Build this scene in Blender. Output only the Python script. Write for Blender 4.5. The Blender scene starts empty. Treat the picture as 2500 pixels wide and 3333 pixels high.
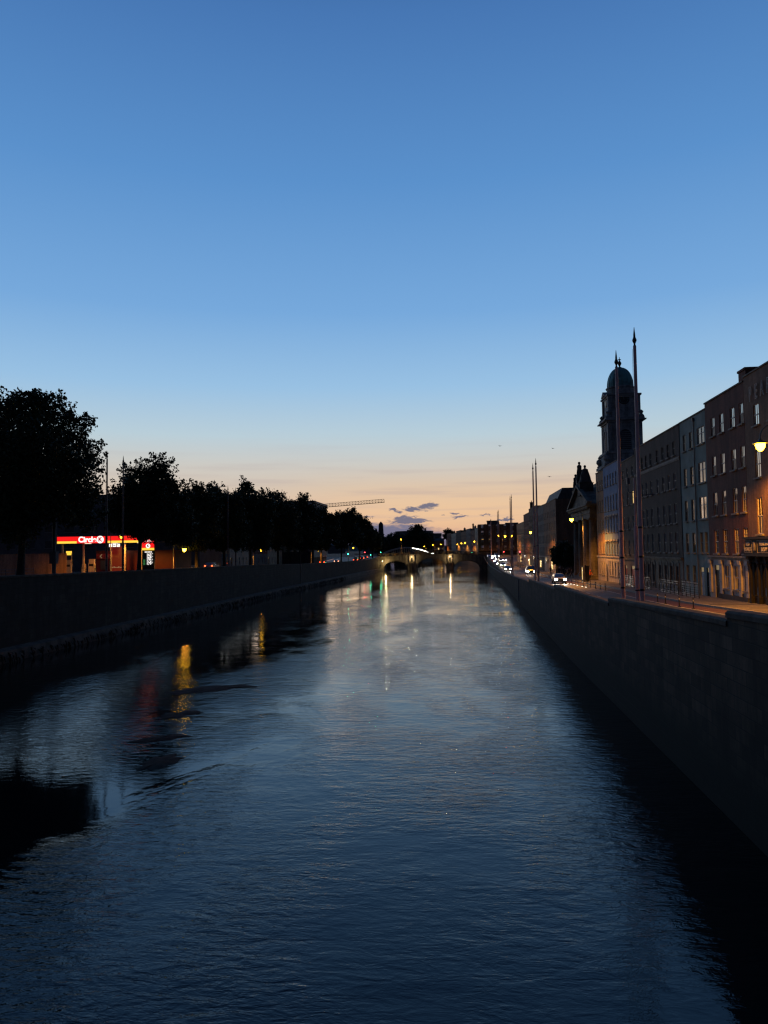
import bpy, bmesh, math, random
import numpy as np
from mathutils import Matrix, Vector
random.seed(7); np.random.seed(7)
S = bpy.context.scene
C = S.collection
PI = math.pi
R = math.radians

# ------------------------------------------------------------------ camera
F, CX, CY, EYE = 2407.0, 1250.0, 1666.5, 9.3        # photograph in pixels (2500 x 3333), eye height over the water
YAW, PITCH, ROLL = R(5.743), R(2.9416), R(-0.75)
MW = Matrix.Rotation(YAW, 3, 'Z') @ Matrix.Rotation(PI/2 + PITCH, 3, 'X') @ Matrix.Rotation(ROLL, 3, 'Z')
cam = bpy.data.objects.new('camera', bpy.data.cameras.new('camera')); C.objects.link(cam)
cam.matrix_world = Matrix.Translation((0, 0, EYE)) @ MW.to_4x4()
cam.data.sensor_fit = 'VERTICAL'; cam.data.sensor_height = 36.0; cam.data.lens = 36.0*F/3333
cam.data.clip_start = 0.1; cam.data.clip_end = 9000
S.camera = cam
def at(px, py, X=None, Y=None, Z=None):
    """measured point of the photograph -> world point on a known plane"""
    d = MW @ Vector(((px-CX)/F, -(py-CY)/F, -1))
    t = X/d.x if X is not None else Y/d.y if Y is not None else (Z-EYE)/d.z
    return Vector((0, 0, EYE)) + d*t

# ------------------------------------------------------------------ world, sun, exposure
def lin(r, g, b, k=1.0):
    f = lambda c: (c/12.92 if c <= .04045 else ((c+.055)/1.055)**2.4)
    return (f(r/255)*k, f(g/255)*k, f(b/255)*k, 1)
W = bpy.data.worlds.new("World"); S.world = W; W.use_nodes = True
nt = W.node_tree; N = nt.nodes; L = nt.links
for n in list(N): N.remove(n)
def nd(tree, t, **k):
    n = tree.nodes.new(t)
    for a, b in k.items():
        if a.startswith('i_'):
            key = a[2:]; key = int(key) if key.isdigit() else key
            n.inputs[key].default_value = b
        else: setattr(n, a, b)
    return n
def ramp(tree, stops, interp='LINEAR'):
    n = tree.nodes.new('ShaderNodeValToRGB'); cr = n.color_ramp; cr.interpolation = interp
    cr.elements[0].position = stops[0][0]; cr.elements[0].color = stops[0][1]
    cr.elements[1].position = stops[-1][0]; cr.elements[1].color = stops[-1][1]
    for p, c in stops[1:-1]:
        e = cr.elements.new(p); e.color = c
    return n
def math_(tree, op, a, b=None, clamp=False):
    n = tree.nodes.new('ShaderNodeMath'); n.operation = op; n.use_clamp = clamp
    for i, v in enumerate((a, b)):
        if v is None: continue
        if isinstance(v, (int, float)): n.inputs[i].default_value = v
        else: tree.links.new(v, n.inputs[i])
    return n.outputs[0]
def mapr(tree, v, a, b, c=0.0, d=1.0, smooth=True):
    n = tree.nodes.new('ShaderNodeMapRange'); n.interpolation_type = 'SMOOTHSTEP' if smooth else 'LINEAR'
    tree.links.new(v, n.inputs[0])
    for i, x in enumerate((a, b, c, d)): n.inputs[i+1].default_value = x
    return n.outputs[0]
def mixc(tree, fac, a, b, mode='MIX'):
    n = tree.nodes.new('ShaderNodeMix'); n.data_type = 'RGBA'; n.blend_type = mode
    for k, v in ((0, fac), (6, a), (7, b)):
        if isinstance(v, (int, float)): n.inputs[k].default_value = v
        elif isinstance(v, tuple): n.inputs[k].default_value = v
        else: tree.links.new(v, n.inputs[k])
    return n.outputs[2]

SUN_AZ = R(-12.0)                                       # the sun has set beyond the far bridge, a little left of the river's line
tc = nd(nt, 'ShaderNodeTexCoord'); sep = nd(nt, 'ShaderNodeSeparateXYZ'); L.new(tc.outputs['Generated'], sep.inputs[0])
dx, dy, dz = sep.outputs
az = math_(nt, 'ARCTAN2', dx, dy); el = math_(nt, 'ARCSINE', dz)
elr = math_(nt, 'MULTIPLY', el, 2/PI)                   # 0 horizon .. 1 zenith
g = lambda deg: deg/90.0
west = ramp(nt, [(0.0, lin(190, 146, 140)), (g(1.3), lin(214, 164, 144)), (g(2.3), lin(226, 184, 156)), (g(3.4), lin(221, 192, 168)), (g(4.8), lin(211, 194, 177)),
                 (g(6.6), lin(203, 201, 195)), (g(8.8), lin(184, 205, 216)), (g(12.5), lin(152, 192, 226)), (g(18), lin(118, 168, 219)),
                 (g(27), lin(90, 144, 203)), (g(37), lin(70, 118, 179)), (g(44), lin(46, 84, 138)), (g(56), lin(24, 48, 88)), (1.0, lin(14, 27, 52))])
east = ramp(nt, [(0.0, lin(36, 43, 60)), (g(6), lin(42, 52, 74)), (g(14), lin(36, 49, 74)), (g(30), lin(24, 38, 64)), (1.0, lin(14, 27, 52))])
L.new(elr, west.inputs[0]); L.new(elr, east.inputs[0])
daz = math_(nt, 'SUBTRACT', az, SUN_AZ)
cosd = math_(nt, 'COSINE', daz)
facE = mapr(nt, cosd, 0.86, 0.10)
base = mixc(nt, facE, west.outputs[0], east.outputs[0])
glow = math_(nt, 'MULTIPLY', mapr(nt, math_(nt, 'COSINE', math_(nt, 'SUBTRACT', az, R(2.0))), math.cos(R(19)), 1.0), math_(nt, 'MULTIPLY', mapr(nt, el, R(.2), R(2.2)), mapr(nt, el, R(7.0), R(2.6))))
base = mixc(nt, math_(nt, 'MULTIPLY', glow, .55), base, lin(243, 200, 150))
# thin streaks lying in the warm band
P = nd(nt, 'ShaderNodeCombineXYZ'); L.new(az, P.inputs[0]); L.new(el, P.inputs[1])
st_map = nd(nt, 'ShaderNodeMapping'); st_map.inputs['Scale'].default_value = (3.0, 55.0, 1); st_map.inputs['Rotation'].default_value = (0, 0, R(1.5)); L.new(P.outputs[0], st_map.inputs[0])
st = nd(nt, 'ShaderNodeTexNoise', i_Scale=1.6, i_Detail=5.0); L.new(st_map.outputs[0], st.inputs[0])
st_f = math_(nt, 'MULTIPLY', mapr(nt, st.outputs[0], 0.45, 0.75), mapr(nt, el, R(10), R(3)))
base = mixc(nt, math_(nt, 'MULTIPLY', st_f, 0.42), base, lin(176, 160, 162))
# small violet clouds just over the horizon (azimuth, elevation, half sizes in degrees)
nz = nd(nt, 'ShaderNodeTexNoise', i_Scale=95.0, i_Detail=6.0, i_Roughness=0.6)
pm = nd(nt, 'ShaderNodeMapping'); pm.inputs['Scale'].default_value = (0.55, 1.6, 1); L.new(P.outputs[0], pm.inputs[0]); L.new(pm.outputs[0], nz.inputs[0])
nzc = nd(nt, 'ShaderNodeVectorMath', operation='SUBTRACT'); L.new(nz.outputs['Color'], nzc.inputs[0]); nzc.inputs[1].default_value = (.5, .5, .5)
nzm = nd(nt, 'ShaderNodeVectorMath', operation='MULTIPLY'); L.new(nzc.outputs[0], nzm.inputs[0]); nzm.inputs[1].default_value = (R(1.9), R(1.25), 0)
Pd = nd(nt, 'ShaderNodeVectorMath', operation='ADD'); L.new(P.outputs[0], Pd.inputs[0]); L.new(nzm.outputs[0], Pd.inputs[1])
def cloud(px, py, wpx, hpx, soft=0.55, src=None):
    d = (at(px, py, Y=100) - Vector((0, 0, EYE))).normalized()
    a, e = math.atan2(d.x, d.y), math.asin(d.z)
    s = nd(nt, 'ShaderNodeVectorMath', operation='SUBTRACT'); L.new((src or Pd).outputs[0], s.inputs[0]); s.inputs[1].default_value = (a, e, 0)
    m = nd(nt, 'ShaderNodeVectorMath', operation='MULTIPLY'); L.new(s.outputs[0], m.inputs[0]); m.inputs[1].default_value = (F/wpx, F/hpx, 0)
    l = nd(nt, 'ShaderNodeVectorMath', operation='LENGTH'); L.new(m.outputs[0], l.inputs[0])
    return mapr(nt, l.outputs['Value'], 1.0, 1.0-soft)
cl = None
for c in [(1392, 1650, 42, 13, .5), (1340, 1656, 28, 9, .5), (1285, 1660, 26, 8, .5), (1335, 1697, 84, 10, .4), (1305, 1686, 36, 11, .5), (1480, 1670, 18, 6, .6),
          (1440, 1680, 12, 3, .6), (1500, 1684, 30, 5, .6), (1640, 1691, 40, 4, .5), (1580, 1675, 30, 2.5, .7), (1205, 1685, 14, 3, .8), (1350, 1684, 26, 2.5, .6)]:
    v = cloud(*c); cl = v if cl is None else math_(nt, 'MAXIMUM', cl, v)
base = mixc(nt, math_(nt, 'MULTIPLY', cl, 0.92), base, lin(100, 105, 130))
bank = math_(nt, 'MULTIPLY', cloud(1235, 1762, 300, 66, .35), 0.95)
base = mixc(nt, bank, base, lin(106, 111, 140))
# Nishita twilight sky adds its own soft share of the light
sky = nd(nt, 'ShaderNodeTexSky', sky_type='NISHITA', sun_disc=False, sun_elevation=R(-2.0), sun_rotation=SUN_AZ, altitude=10.0)
low = mixc(nt, mapr(nt, el, R(-0.3), R(-3)), base, lin(14, 17, 22))
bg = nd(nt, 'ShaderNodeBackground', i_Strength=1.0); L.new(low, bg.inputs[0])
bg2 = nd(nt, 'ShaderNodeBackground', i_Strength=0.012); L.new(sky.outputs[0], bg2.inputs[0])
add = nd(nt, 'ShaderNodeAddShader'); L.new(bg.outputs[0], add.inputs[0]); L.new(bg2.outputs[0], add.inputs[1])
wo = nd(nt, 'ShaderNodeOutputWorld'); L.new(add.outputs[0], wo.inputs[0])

sun = bpy.data.lights.new('sun', 'SUN'); sun.energy = 0.06; sun.angle = R(12); sun.color = (1, .72, .5)
so = bpy.data.objects.new('sun', sun); C.objects.link(so)
sd = Vector((math.sin(SUN_AZ)*math.cos(R(2)), math.cos(SUN_AZ)*math.cos(R(2)), math.sin(R(2))))
so.rotation_euler = (-sd).to_track_quat('-Z', 'Y').to_euler()
S.view_settings.view_transform = 'Standard'; S.view_settings.look = 'None'
S.view_settings.exposure = 0.0; S.view_settings.gamma = 1.0
S.render.film_transparent = False
try:
    S.cycles.use_denoising = True; S.cycles.denoiser = 'OPENIMAGEDENOISE'; S.cycles.max_bounces = 6
    S.cycles.diffuse_bounces = 2; S.cycles.glossy_bounces = 4; S.cycles.transmission_bounces = 4
    S.cycles.sample_clamp_indirect = 5.0
    S.cycles.filter_width = 1.3
except Exception: pass

# ------------------------------------------------------------------ helpers
class MB:
    def __init__(s): s.v = []; s.f = []; s.m = []
    def add(s, vs, fs, mi=0):
        o = len(s.v); s.v += [tuple(v) for v in vs]; s.f += [tuple(i+o for i in f) for f in fs]; s.m += [mi]*len(fs); return s
    def box(s, x0, x1, y0, y1, z0, z1, mi=0):
        if x0 > x1: x0, x1 = x1, x0
        if y0 > y1: y0, y1 = y1, y0
        if z0 > z1: z0, z1 = z1, z0
        v = [(x0,y0,z0),(x1,y0,z0),(x1,y1,z0),(x0,y1,z0),(x0,y0,z1),(x1,y0,z1),(x1,y1,z1),(x0,y1,z1)]
        return s.add(v, [(0,3,2,1),(4,5,6,7),(0,1,5,4),(1,2,6,5),(2,3,7,6),(3,0,4,7)], mi)
    def tube(s, pts, rad, n=8, mi=0, cap=True):
        pts = [Vector(p) for p in pts]; rad = [rad]*len(pts) if isinstance(rad, (int, float)) else rad
        rings = []; up = None
        for i, p in enumerate(pts):
            d = (pts[min(i+1, len(pts)-1)] - pts[max(i-1, 0)]).normalized()
            if up is None: up = Vector((0, 0, 1)) if abs(d.z) < .9 else Vector((1, 0, 0))
            a = d.cross(up).normalized(); b = d.cross(a).normalized(); up = -b if False else up
            rings.append([p + (a*math.cos(2*PI*k/n) + b*math.sin(2*PI*k/n))*rad[i] for k in range(n)])
        v = [q for r in rings for q in r]; f = []
        for i in range(len(rings)-1):
            for k in range(n):
                f.append((i*n+k, i*n+(k+1) % n, (i+1)*n+(k+1) % n, (i+1)*n+k))
        if cap: f.append(tuple(range(n))); f.append(tuple(reversed(range((len(rings)-1)*n, len(rings)*n))))
        return s.add(v, f, mi)
    def lathe(s, prof, c=(0, 0, 0), n=16, mi=0, sq=None):
        v = []; f = []
        for r, z in prof:
            for k in range(n):
                a = 2*PI*(k+.5)/n
                v.append((c[0]+r*math.cos(a), c[1]+r*math.sin(a), c[2]+z))
        for i in range(len(prof)-1):
            for k in range(n):
                f.append((i*n+k, i*n+(k+1) % n, (i+1)*n+(k+1) % n, (i+1)*n+k))
        f.append(tuple(reversed(range(n)))); f.append(tuple(range((len(prof)-1)*n, len(prof)*n)))
        return s.add(v, f, mi)
    def prism(s, poly, axis, a0, a1, mi=0):
        """poly: 2D points; axis 'y': (x,z) extruded along y; 'x': (y,z) along x; 'z': (x,y) along z"""
        n = len(poly)
        mk = {'y': lambda p, a: (p[0], a, p[1]), 'x': lambda p, a: (a, p[0], p[1]), 'z': lambda p, a: (p[0], p[1], a)}[axis]
        v = [mk(p, a0) for p in poly] + [mk(p, a1) for p in poly]
        f = [tuple(range(n)), tuple(reversed(range(n, 2*n)))] + [(i, i+n, (i+1) % n+n, (i+1) % n) for i in range(n)]
        return s.add(v, f, mi)
    def mesh(s, name, mats):
        me = bpy.data.meshes.new(name); me.from_pydata(s.v, [], s.f)
        for m in (mats if isinstance(mats, (list, tuple)) else [mats]): me.materials.append(m)
        if any(s.m): me.polygons.foreach_set('material_index', s.m)
        bm = bmesh.new(); bm.from_mesh(me); bmesh.ops.recalc_face_normals(bm, faces=bm.faces); bm.to_mesh(me); bm.free()
        me.update(); return me
    def build(s, name, mats, parent=None, loc=None, smooth=False):
        me = s.mesh(name, mats)
        if smooth:
            me.polygons.foreach_set('use_smooth', [True]*len(me.polygons))
            try: me.set_sharp_from_angle(angle=R(40))
            except Exception: pass
        return link(name, me, parent, loc)
def link(name, me, parent=None, loc=None):
    o = bpy.data.objects.new(name, me); C.objects.link(o)
    if parent: o.parent = parent
    if loc is not None: o.location = loc
    return o
def tag(o, label=None, cat=None, group=None, kind=None):
    if label: o['label'] = label
    if cat: o['category'] = cat
    if group: o['group'] = group
    if kind: o['kind'] = kind
    return o
def thing(name, label, cat, loc=(0, 0, 0), rz=0, group=None):
    o = bpy.data.objects.new(name, None); C.objects.link(o); o.location = loc; o.rotation_euler = (0, 0, rz); o.empty_display_size = .3
    return tag(o, label, cat, group)
KIDS = {}
def copy_tree(o, parent=None):
    c = o.copy(); C.objects.link(c)
    if parent: c.parent = parent
    for ch in list(o.children): copy_tree(ch, c)
    return c
def dup(o, loc, rz=None, label=None, group=None):
    c = copy_tree(o); c.location = loc
    if rz is not None: c.rotation_euler = (0, 0, rz)
    if label: c['label'] = label
    if group: c['group'] = group
    return c
def interp(x, pts):
    return float(np.interp(x, [p[0] for p in pts], [p[1] for p in pts]))

# ------------------------------------------------------------------ materials
def mat(name, col, rough=.7, metal=0.0, spec=None, emit=None, estr=0):
    m = bpy.data.materials.new(name); m.use_nodes = True
    b = m.node_tree.nodes['Principled BSDF']
    b.inputs['Base Color'].default_value = (*col[:3], 1); b.inputs['Roughness'].default_value = rough; b.inputs['Metallic'].default_value = metal
    if spec is not None: b.inputs['Specular IOR Level'].default_value = spec
    if emit: b.inputs['Emission Color'].default_value = (*emit[:3], 1); b.inputs['Emission Strength'].default_value = estr
    return m
def noisy(name, col, rough=.8, amt=.35, scale=2.0, col2=None, metal=0.0, bump=0.0, detail=5.0):
    """plain surface with broken-up tone"""
    m = mat(name, col, rough, metal); t = m.node_tree; b = t.nodes['Principled BSDF']
    tcn = nd(t, 'ShaderNodeTexCoord'); n1 = nd(t, 'ShaderNodeTexNoise', i_Scale=scale, i_Detail=detail, i_Roughness=.6); t.links.new(tcn.outputs['Object'], n1.inputs[0])
    c2 = col2 or tuple(c*(1-amt) for c in col[:3])
    t.links.new(mixc(t, mapr(t, n1.outputs[0], .35, .65), (*col[:3], 1), (*c2[:3], 1)), b.inputs['Base Color'])
    t.links.new(math_(t, 'ADD', math_(t, 'MULTIPLY', n1.outputs[0], .25), rough-.12, True), b.inputs['Roughness'])
    if bump:
        bp = nd(t, 'ShaderNodeBump', i_Strength=bump, i_Distance=.02); n2 = nd(t, 'ShaderNodeTexNoise', i_Scale=scale*12, i_Detail=4.0)
        t.links.new(tcn.outputs['Object'], n2.inputs[0]); t.links.new(n2.outputs[0], bp.inputs['Height']); t.links.new(bp.outputs[0], b.inputs['Normal'])
    return m
def wallcoord(t):
    """(along the wall, up) from object coordinates whichever way the wall faces"""
    tcn = nd(t, 'ShaderNodeTexCoord'); s = nd(t, 'ShaderNodeSeparateXYZ'); t.links.new(tcn.outputs['Object'], s.inputs[0])
    ns = nd(t, 'ShaderNodeSeparateXYZ'); t.links.new(tcn.outputs['Normal'], ns.inputs[0])
    k = math_(t, 'GREATER_THAN', math_(t, 'ABSOLUTE', ns.outputs[0]), .6)
    mx = nd(t, 'ShaderNodeMix'); mx.data_type = 'FLOAT'; t.links.new(k, mx.inputs[0]); t.links.new(s.outputs[0], mx.inputs[2]); t.links.new(s.outputs[1], mx.inputs[3])
    cb = nd(t, 'ShaderNodeCombineXYZ'); t.links.new(mx.outputs[0], cb.inputs[0]); t.links.new(s.outputs[2], cb.inputs[1])
    return cb.outputs[0], tcn.outputs['Object'], s.outputs[2]
def masonry(name, c1, c2, mortar, bw, bh, msize, rough=.85, stain=.5, bump=.5, bias=0.0, algae=False, patch=None):
    m = mat(name, c1, rough); t = m.node_tree; b = t.nodes['Principled BSDF']
    uv, ob, zc = wallcoord(t)
    br = nd(t, 'ShaderNodeTexBrick', offset=.5, i_Scale=1.0); t.links.new(uv, br.inputs['Vector'])
    br.inputs['Color1'].default_value = (*c1, 1); br.inputs['Color2'].default_value = (*c2, 1); br.inputs['Mortar'].default_value = (*mortar, 1)
    br.inputs['Brick Width'].default_value = bw; br.inputs['Row Height'].default_value = bh; br.inputs['Mortar Size'].default_value = msize
    br.inputs['Mortar Smooth'].default_value = .3; br.inputs['Bias'].default_value = bias
    n1 = nd(t, 'ShaderNodeTexNoise', i_Scale=.35, i_Detail=6.0, i_Roughness=.65); t.links.new(ob, n1.inputs[0])
    n2 = nd(t, 'ShaderNodeTexNoise', i_Scale=3.0, i_Detail=6.0, i_Roughness=.7); t.links.new(ob, n2.inputs[0])
    col = mixc(t, 1.0, br.outputs['Color'], mixc(t, mapr(t, n1.outputs[0], .38, .66), (1, 1, 1, 1), (1-stain, 1-stain, 1-stain, 1)), 'MULTIPLY')
    vm = nd(t, 'ShaderNodeMapping'); vm.inputs['Scale'].default_value = (1.1, 1.1, .16); t.links.new(ob, vm.inputs[0]); n3 = nd(t, 'ShaderNodeTexNoise', i_Scale=1.0, i_Detail=6.0, i_Roughness=.7); t.links.new(vm.outputs[0], n3.inputs[0])
    col = mixc(t, 1.0, col, mixc(t, mapr(t, n3.outputs[0], .40, .62), (1.15, 1.15, 1.15, 1), (1-stain*.9, 1-stain*.9, 1-stain*.9, 1)), 'MULTIPLY')
    col = mixc(t, 1.0, col, mixc(t, n2.outputs[0], (.35, .35, .35, 1), (1.55, 1.55, 1.55, 1)), 'MULTIPLY')
    if algae:
        zz = math_(t, 'ADD', zc, math_(t, 'MULTIPLY', math_(t, 'SUBTRACT', n1.outputs[0], .5), 2.2))
        col = mixc(t, mapr(t, zz, 3.2, 1.2), col, (.006, .008, .004, 1))
    t.links.new(col, b.inputs['Base Color'])
    if bump:
        bp = nd(t, 'ShaderNodeBump', i_Strength=bump, i_Distance=.03)
        h = math_(t, 'SUBTRACT', math_(t, 'MULTIPLY', n2.outputs[0], .35), br.outputs['Fac'])
        t.links.new(h, bp.inputs['Height']); t.links.new(bp.outputs[0], b.inputs['Normal'])
    return m
def emitter(name, col, k): return mat(name, (.02, .02, .02), .5, emit=col, estr=k)

SODIUM = (1.0, .37, .045)
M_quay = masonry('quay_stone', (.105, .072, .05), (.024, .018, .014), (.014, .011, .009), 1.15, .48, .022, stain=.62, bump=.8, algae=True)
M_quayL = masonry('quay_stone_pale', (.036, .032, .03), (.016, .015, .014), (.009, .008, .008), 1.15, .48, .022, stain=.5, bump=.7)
M_cope = noisy('coping_stone', (.06, .05, .042), .85, .5, 1.4, bump=.6)
M_ledge = noisy('footing_stone', (.10, .10, .095), .8, .6, .9, bump=.6)
M_weed = noisy('weed', (.004, .005, .003), .95, .5, 3.0, bump=.6)
M_brickR = masonry('red_brown_brick', (.19, .050, .032), (.13, .034, .022), (.10, .07, .06), .225, .075, .010, stain=.35, bump=.35)
M_brickD = masonry('dark_brick', (.085, .058, .048), (.058, .038, .034), (.06, .05, .046), .225, .075, .010, stain=.4, bump=.35)
M_brickO = masonry('orange_brick', (.25, .12, .065), (.19, .09, .05), (.25, .2, .16), .225, .075, .010, stain=.3, bump=.35)
M_brickP = masonry('ochre_brick', (.42, .24, .12), (.36, .20, .10), (.3, .22, .15), .225, .075, .010, stain=.3, bump=.3)
M_green = noisy('pale_green_render', (.21, .27, .25), .85, .25, .5, bump=.3)
M_blue = noisy('pale_blue_render', (.17, .27, .46), .85, .2, .5, bump=.3)
M_cream = noisy('cream_render', (.55, .47, .36), .85, .3, .6, bump=.3)
M_grey = noisy('grey_render', (.13, .13, .135), .85, .3, .5, bump=.3)
M_white = noisy('white_stucco', (.52, .48, .44), .8, .25, 1.2, bump=.2)
M_stone = masonry('ashlar_stone', (.27, .235, .19), (.22, .195, .165), (.12, .105, .09), .95, .42, .012, stain=.4, bump=.4)
M_stoneS = noisy('carved_stone', (.16, .14, .115), .8, .45, 1.0, bump=.4)
M_stoneD = noisy('weathered_stone', (.075, .072, .07), .85, .5, .8, bump=.5)
M_tower = masonry('tower_stone', (.42, .43, .41), (.36, .37, .36), (.2, .2, .2), .9, .42, .012, stain=.45, bump=.4)
M_towerT = noisy('tower_trim', (.34, .34, .33), .8, .4, 1.0, bump=.4)
M_copper = noisy('verdigris_copper', (.14, .38, .36), .6, .5, .9, bump=.2)
M_slate = noisy('slate', (.06, .063, .07), .7, .4, 1.5, bump=.4)
M_lead = mat('lead', (.09, .09, .10), .6)
M_frame = noisy('window_paint', (.62, .60, .56), .55, .2, 2.0)
M_frameD = mat('dark_window_paint', (.05, .045, .045), .5)
M_sill = noisy('sill_stone', (.28, .25, .22), .8, .3, 2.0)
M_glass = mat('window_glass', (.008, .010, .014), .03, spec=1.0)
M_glass.node_tree.nodes['Principled BSDF'].inputs['IOR'].default_value = 3.4
M_glassI = mat('window_glass_blind', (.10, .095, .085), .12, spec=.7)
M_glassLit = mat('lit_window', (.1, .08, .05), .2, emit=(1.0, .66, .24), estr=1.1)
M_glassDim = mat('dim_lit_window', (.06, .05, .04), .2, emit=(1.0, .72, .38), estr=.22)
M_black = noisy('black_paint', (.018, .017, .018), .45, .3, 3.0)
M_shop = noisy('shop_black_paint', (.012, .009, .008), .75, .4, 2.5)
M_asph = noisy('asphalt', (.052, .050, .050), .62, .35, .7, bump=.5)
M_pave = masonry('paving', (.20, .185, .165), (.16, .15, .14), (.07, .065, .06), .9, .6, .012, stain=.3, bump=.2)
M_kerb = noisy('granite_kerb', (.34, .32, .29), .75, .3, 3.0, bump=.3)
M_line = noisy('road_paint', (.72, .71, .66), .6, .4, 2.5)
M_redlane = noisy('red_lane', (.10, .045, .035), .7, .3, .8, bump=.4)
M_soil = noisy('soil', (.035, .034, .028), .95, .4, .2)
M_pole = noisy('reddish_pole_paint', (.85, .53, .50), .5, .25, 1.3)
M_poleD = noisy('grey_pole_paint', (.16, .12, .12), .5, .25, 1.3)
M_steel = mat('galvanised_steel', (.42, .42, .43), .45, .7)
M_lamp = mat('lamp_post_paint', (.16, .155, .15), .45, .3)
M_lampglow = emitter('sodium_lantern', (1.0, .52, .018), 40)
M_lampglow2 = emitter('small_sodium_lantern', (1.0, .52, .03), 7)
M_bark = noisy('bark', (.055, .045, .036), .9, .5, 4.0, bump=.8)
M_head = emitter('headlight_lit', (1.0, .93, .76), 60)
M_headW = emitter('white_headlight_lit', (.86, .94, 1.0), 70)
M_tail = emitter('tail_light_lit', (1.0, .07, .02), 9)
M_tailW = emitter('tail_light_core', (1.0, .35, .18), 7)
M_tgreen = emitter('green_signal', (.05, 1.0, .55), 22)
M_tred = emitter('red_signal', (1.0, .05, .06), 18)
M_whiteL = emitter('white_light', (1, .96, .86), 7)
M_red = emitter('backlit_red', (1.0, .012, .012), 1.0)
M_yel = emitter('backlit_yellow', (1.0, .60, .06), 1.25)
M_wht = emitter('backlit_white', (1.0, .93, .88), 1.3)
M_redP = noisy('red_panel', (.38, .03, .03), .5, .2, 1.0)
M_skin = mat('skin', (.35, .22, .16), .6)
def leafmat(name, c1, c2):
    m = mat(name, c1, .62); t = m.node_tree; b = t.nodes['Principled BSDF']
    oi = nd(t, 'ShaderNodeNewGeometry'); col = mixc(t, oi.outputs['Random Per Island'], (*c1, 1), (*c2, 1)); t.links.new(col, b.inputs['Base Color'])
    b.inputs['Specular IOR Level'].default_value = .25
    return m
M_leaf = leafmat('plane_tree_leaves', (.030, .045, .018), (.055, .070, .028))
M_leaf2 = leafmat('dark_leaves', (.018, .032, .014), (.034, .05, .022))

def pt_light(p, col, w, r=.12, name='lamp_light', parent=None):
    l = bpy.data.lights.new(name, 'POINT'); l.energy = w; l.color = col; l.shadow_soft_size = r
    o = bpy.data.objects.new(name, l); C.objects.link(o); o.location = p
    if parent: o.parent = parent
    return o
def street_light(p, w, parent=None):
    """light of a shaded lantern: down and out, nothing above the shade"""
    l = bpy.data.lights.new('lamp_light', 'SPOT'); l.energy = w; l.color = SODIUM; l.spot_size = R(164); l.spot_blend = .35; l.shadow_soft_size = .15
    o = bpy.data.objects.new('lamp_light', l); C.objects.link(o); o.location = p; return o
def spot(p, d, col, w, ang=70, parent=None):
    l = bpy.data.lights.new('beam', 'SPOT'); l.energy = w; l.color = col; l.spot_size = R(ang); l.spot_blend = .6; l.shadow_soft_size = .08
    o = bpy.data.objects.new('beam', l); C.objects.link(o); o.location = p
    o.rotation_euler = Vector(d).to_track_quat('-Z', 'Y').to_euler()
    if parent: o.parent = parent
    return o
# ------------------------------------------------------------------ profiles of the quays (measured)
XR = [(-60, 9.0), (60, 9.0), (100, 9.6), (165, 10.6), (230, 11.3), (300, 12.0), (331, 12.2)]      # right wall, river face
ZR = [(-60, 6.1), (0, 5.9), (23, 5.65), (41, 5.2), (60, 4.65), (70, 4.5), (84, 4.38), (112, 3.95), (150, 3.35), (200, 3.0), (265, 3.1), (300, 4.1), (331, 5.9), (345, 6.3)]
XL = [(-60, -39.9), (160, -39.9), (240, -38.2), (331, -35.2)]
ZL = [(-60, 6.6), (62, 6.5), (76, 6.35), (147, 5.75), (180, 5.2), (247, 4.65), (300, 4.6), (331, 5.6), (345, 6.2)]
xr = lambda y: interp(y, XR); zr = lambda y: interp(y, ZR); xl = lambda y: interp(y, XL); zl = lambda y: interp(y, ZL)
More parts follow.
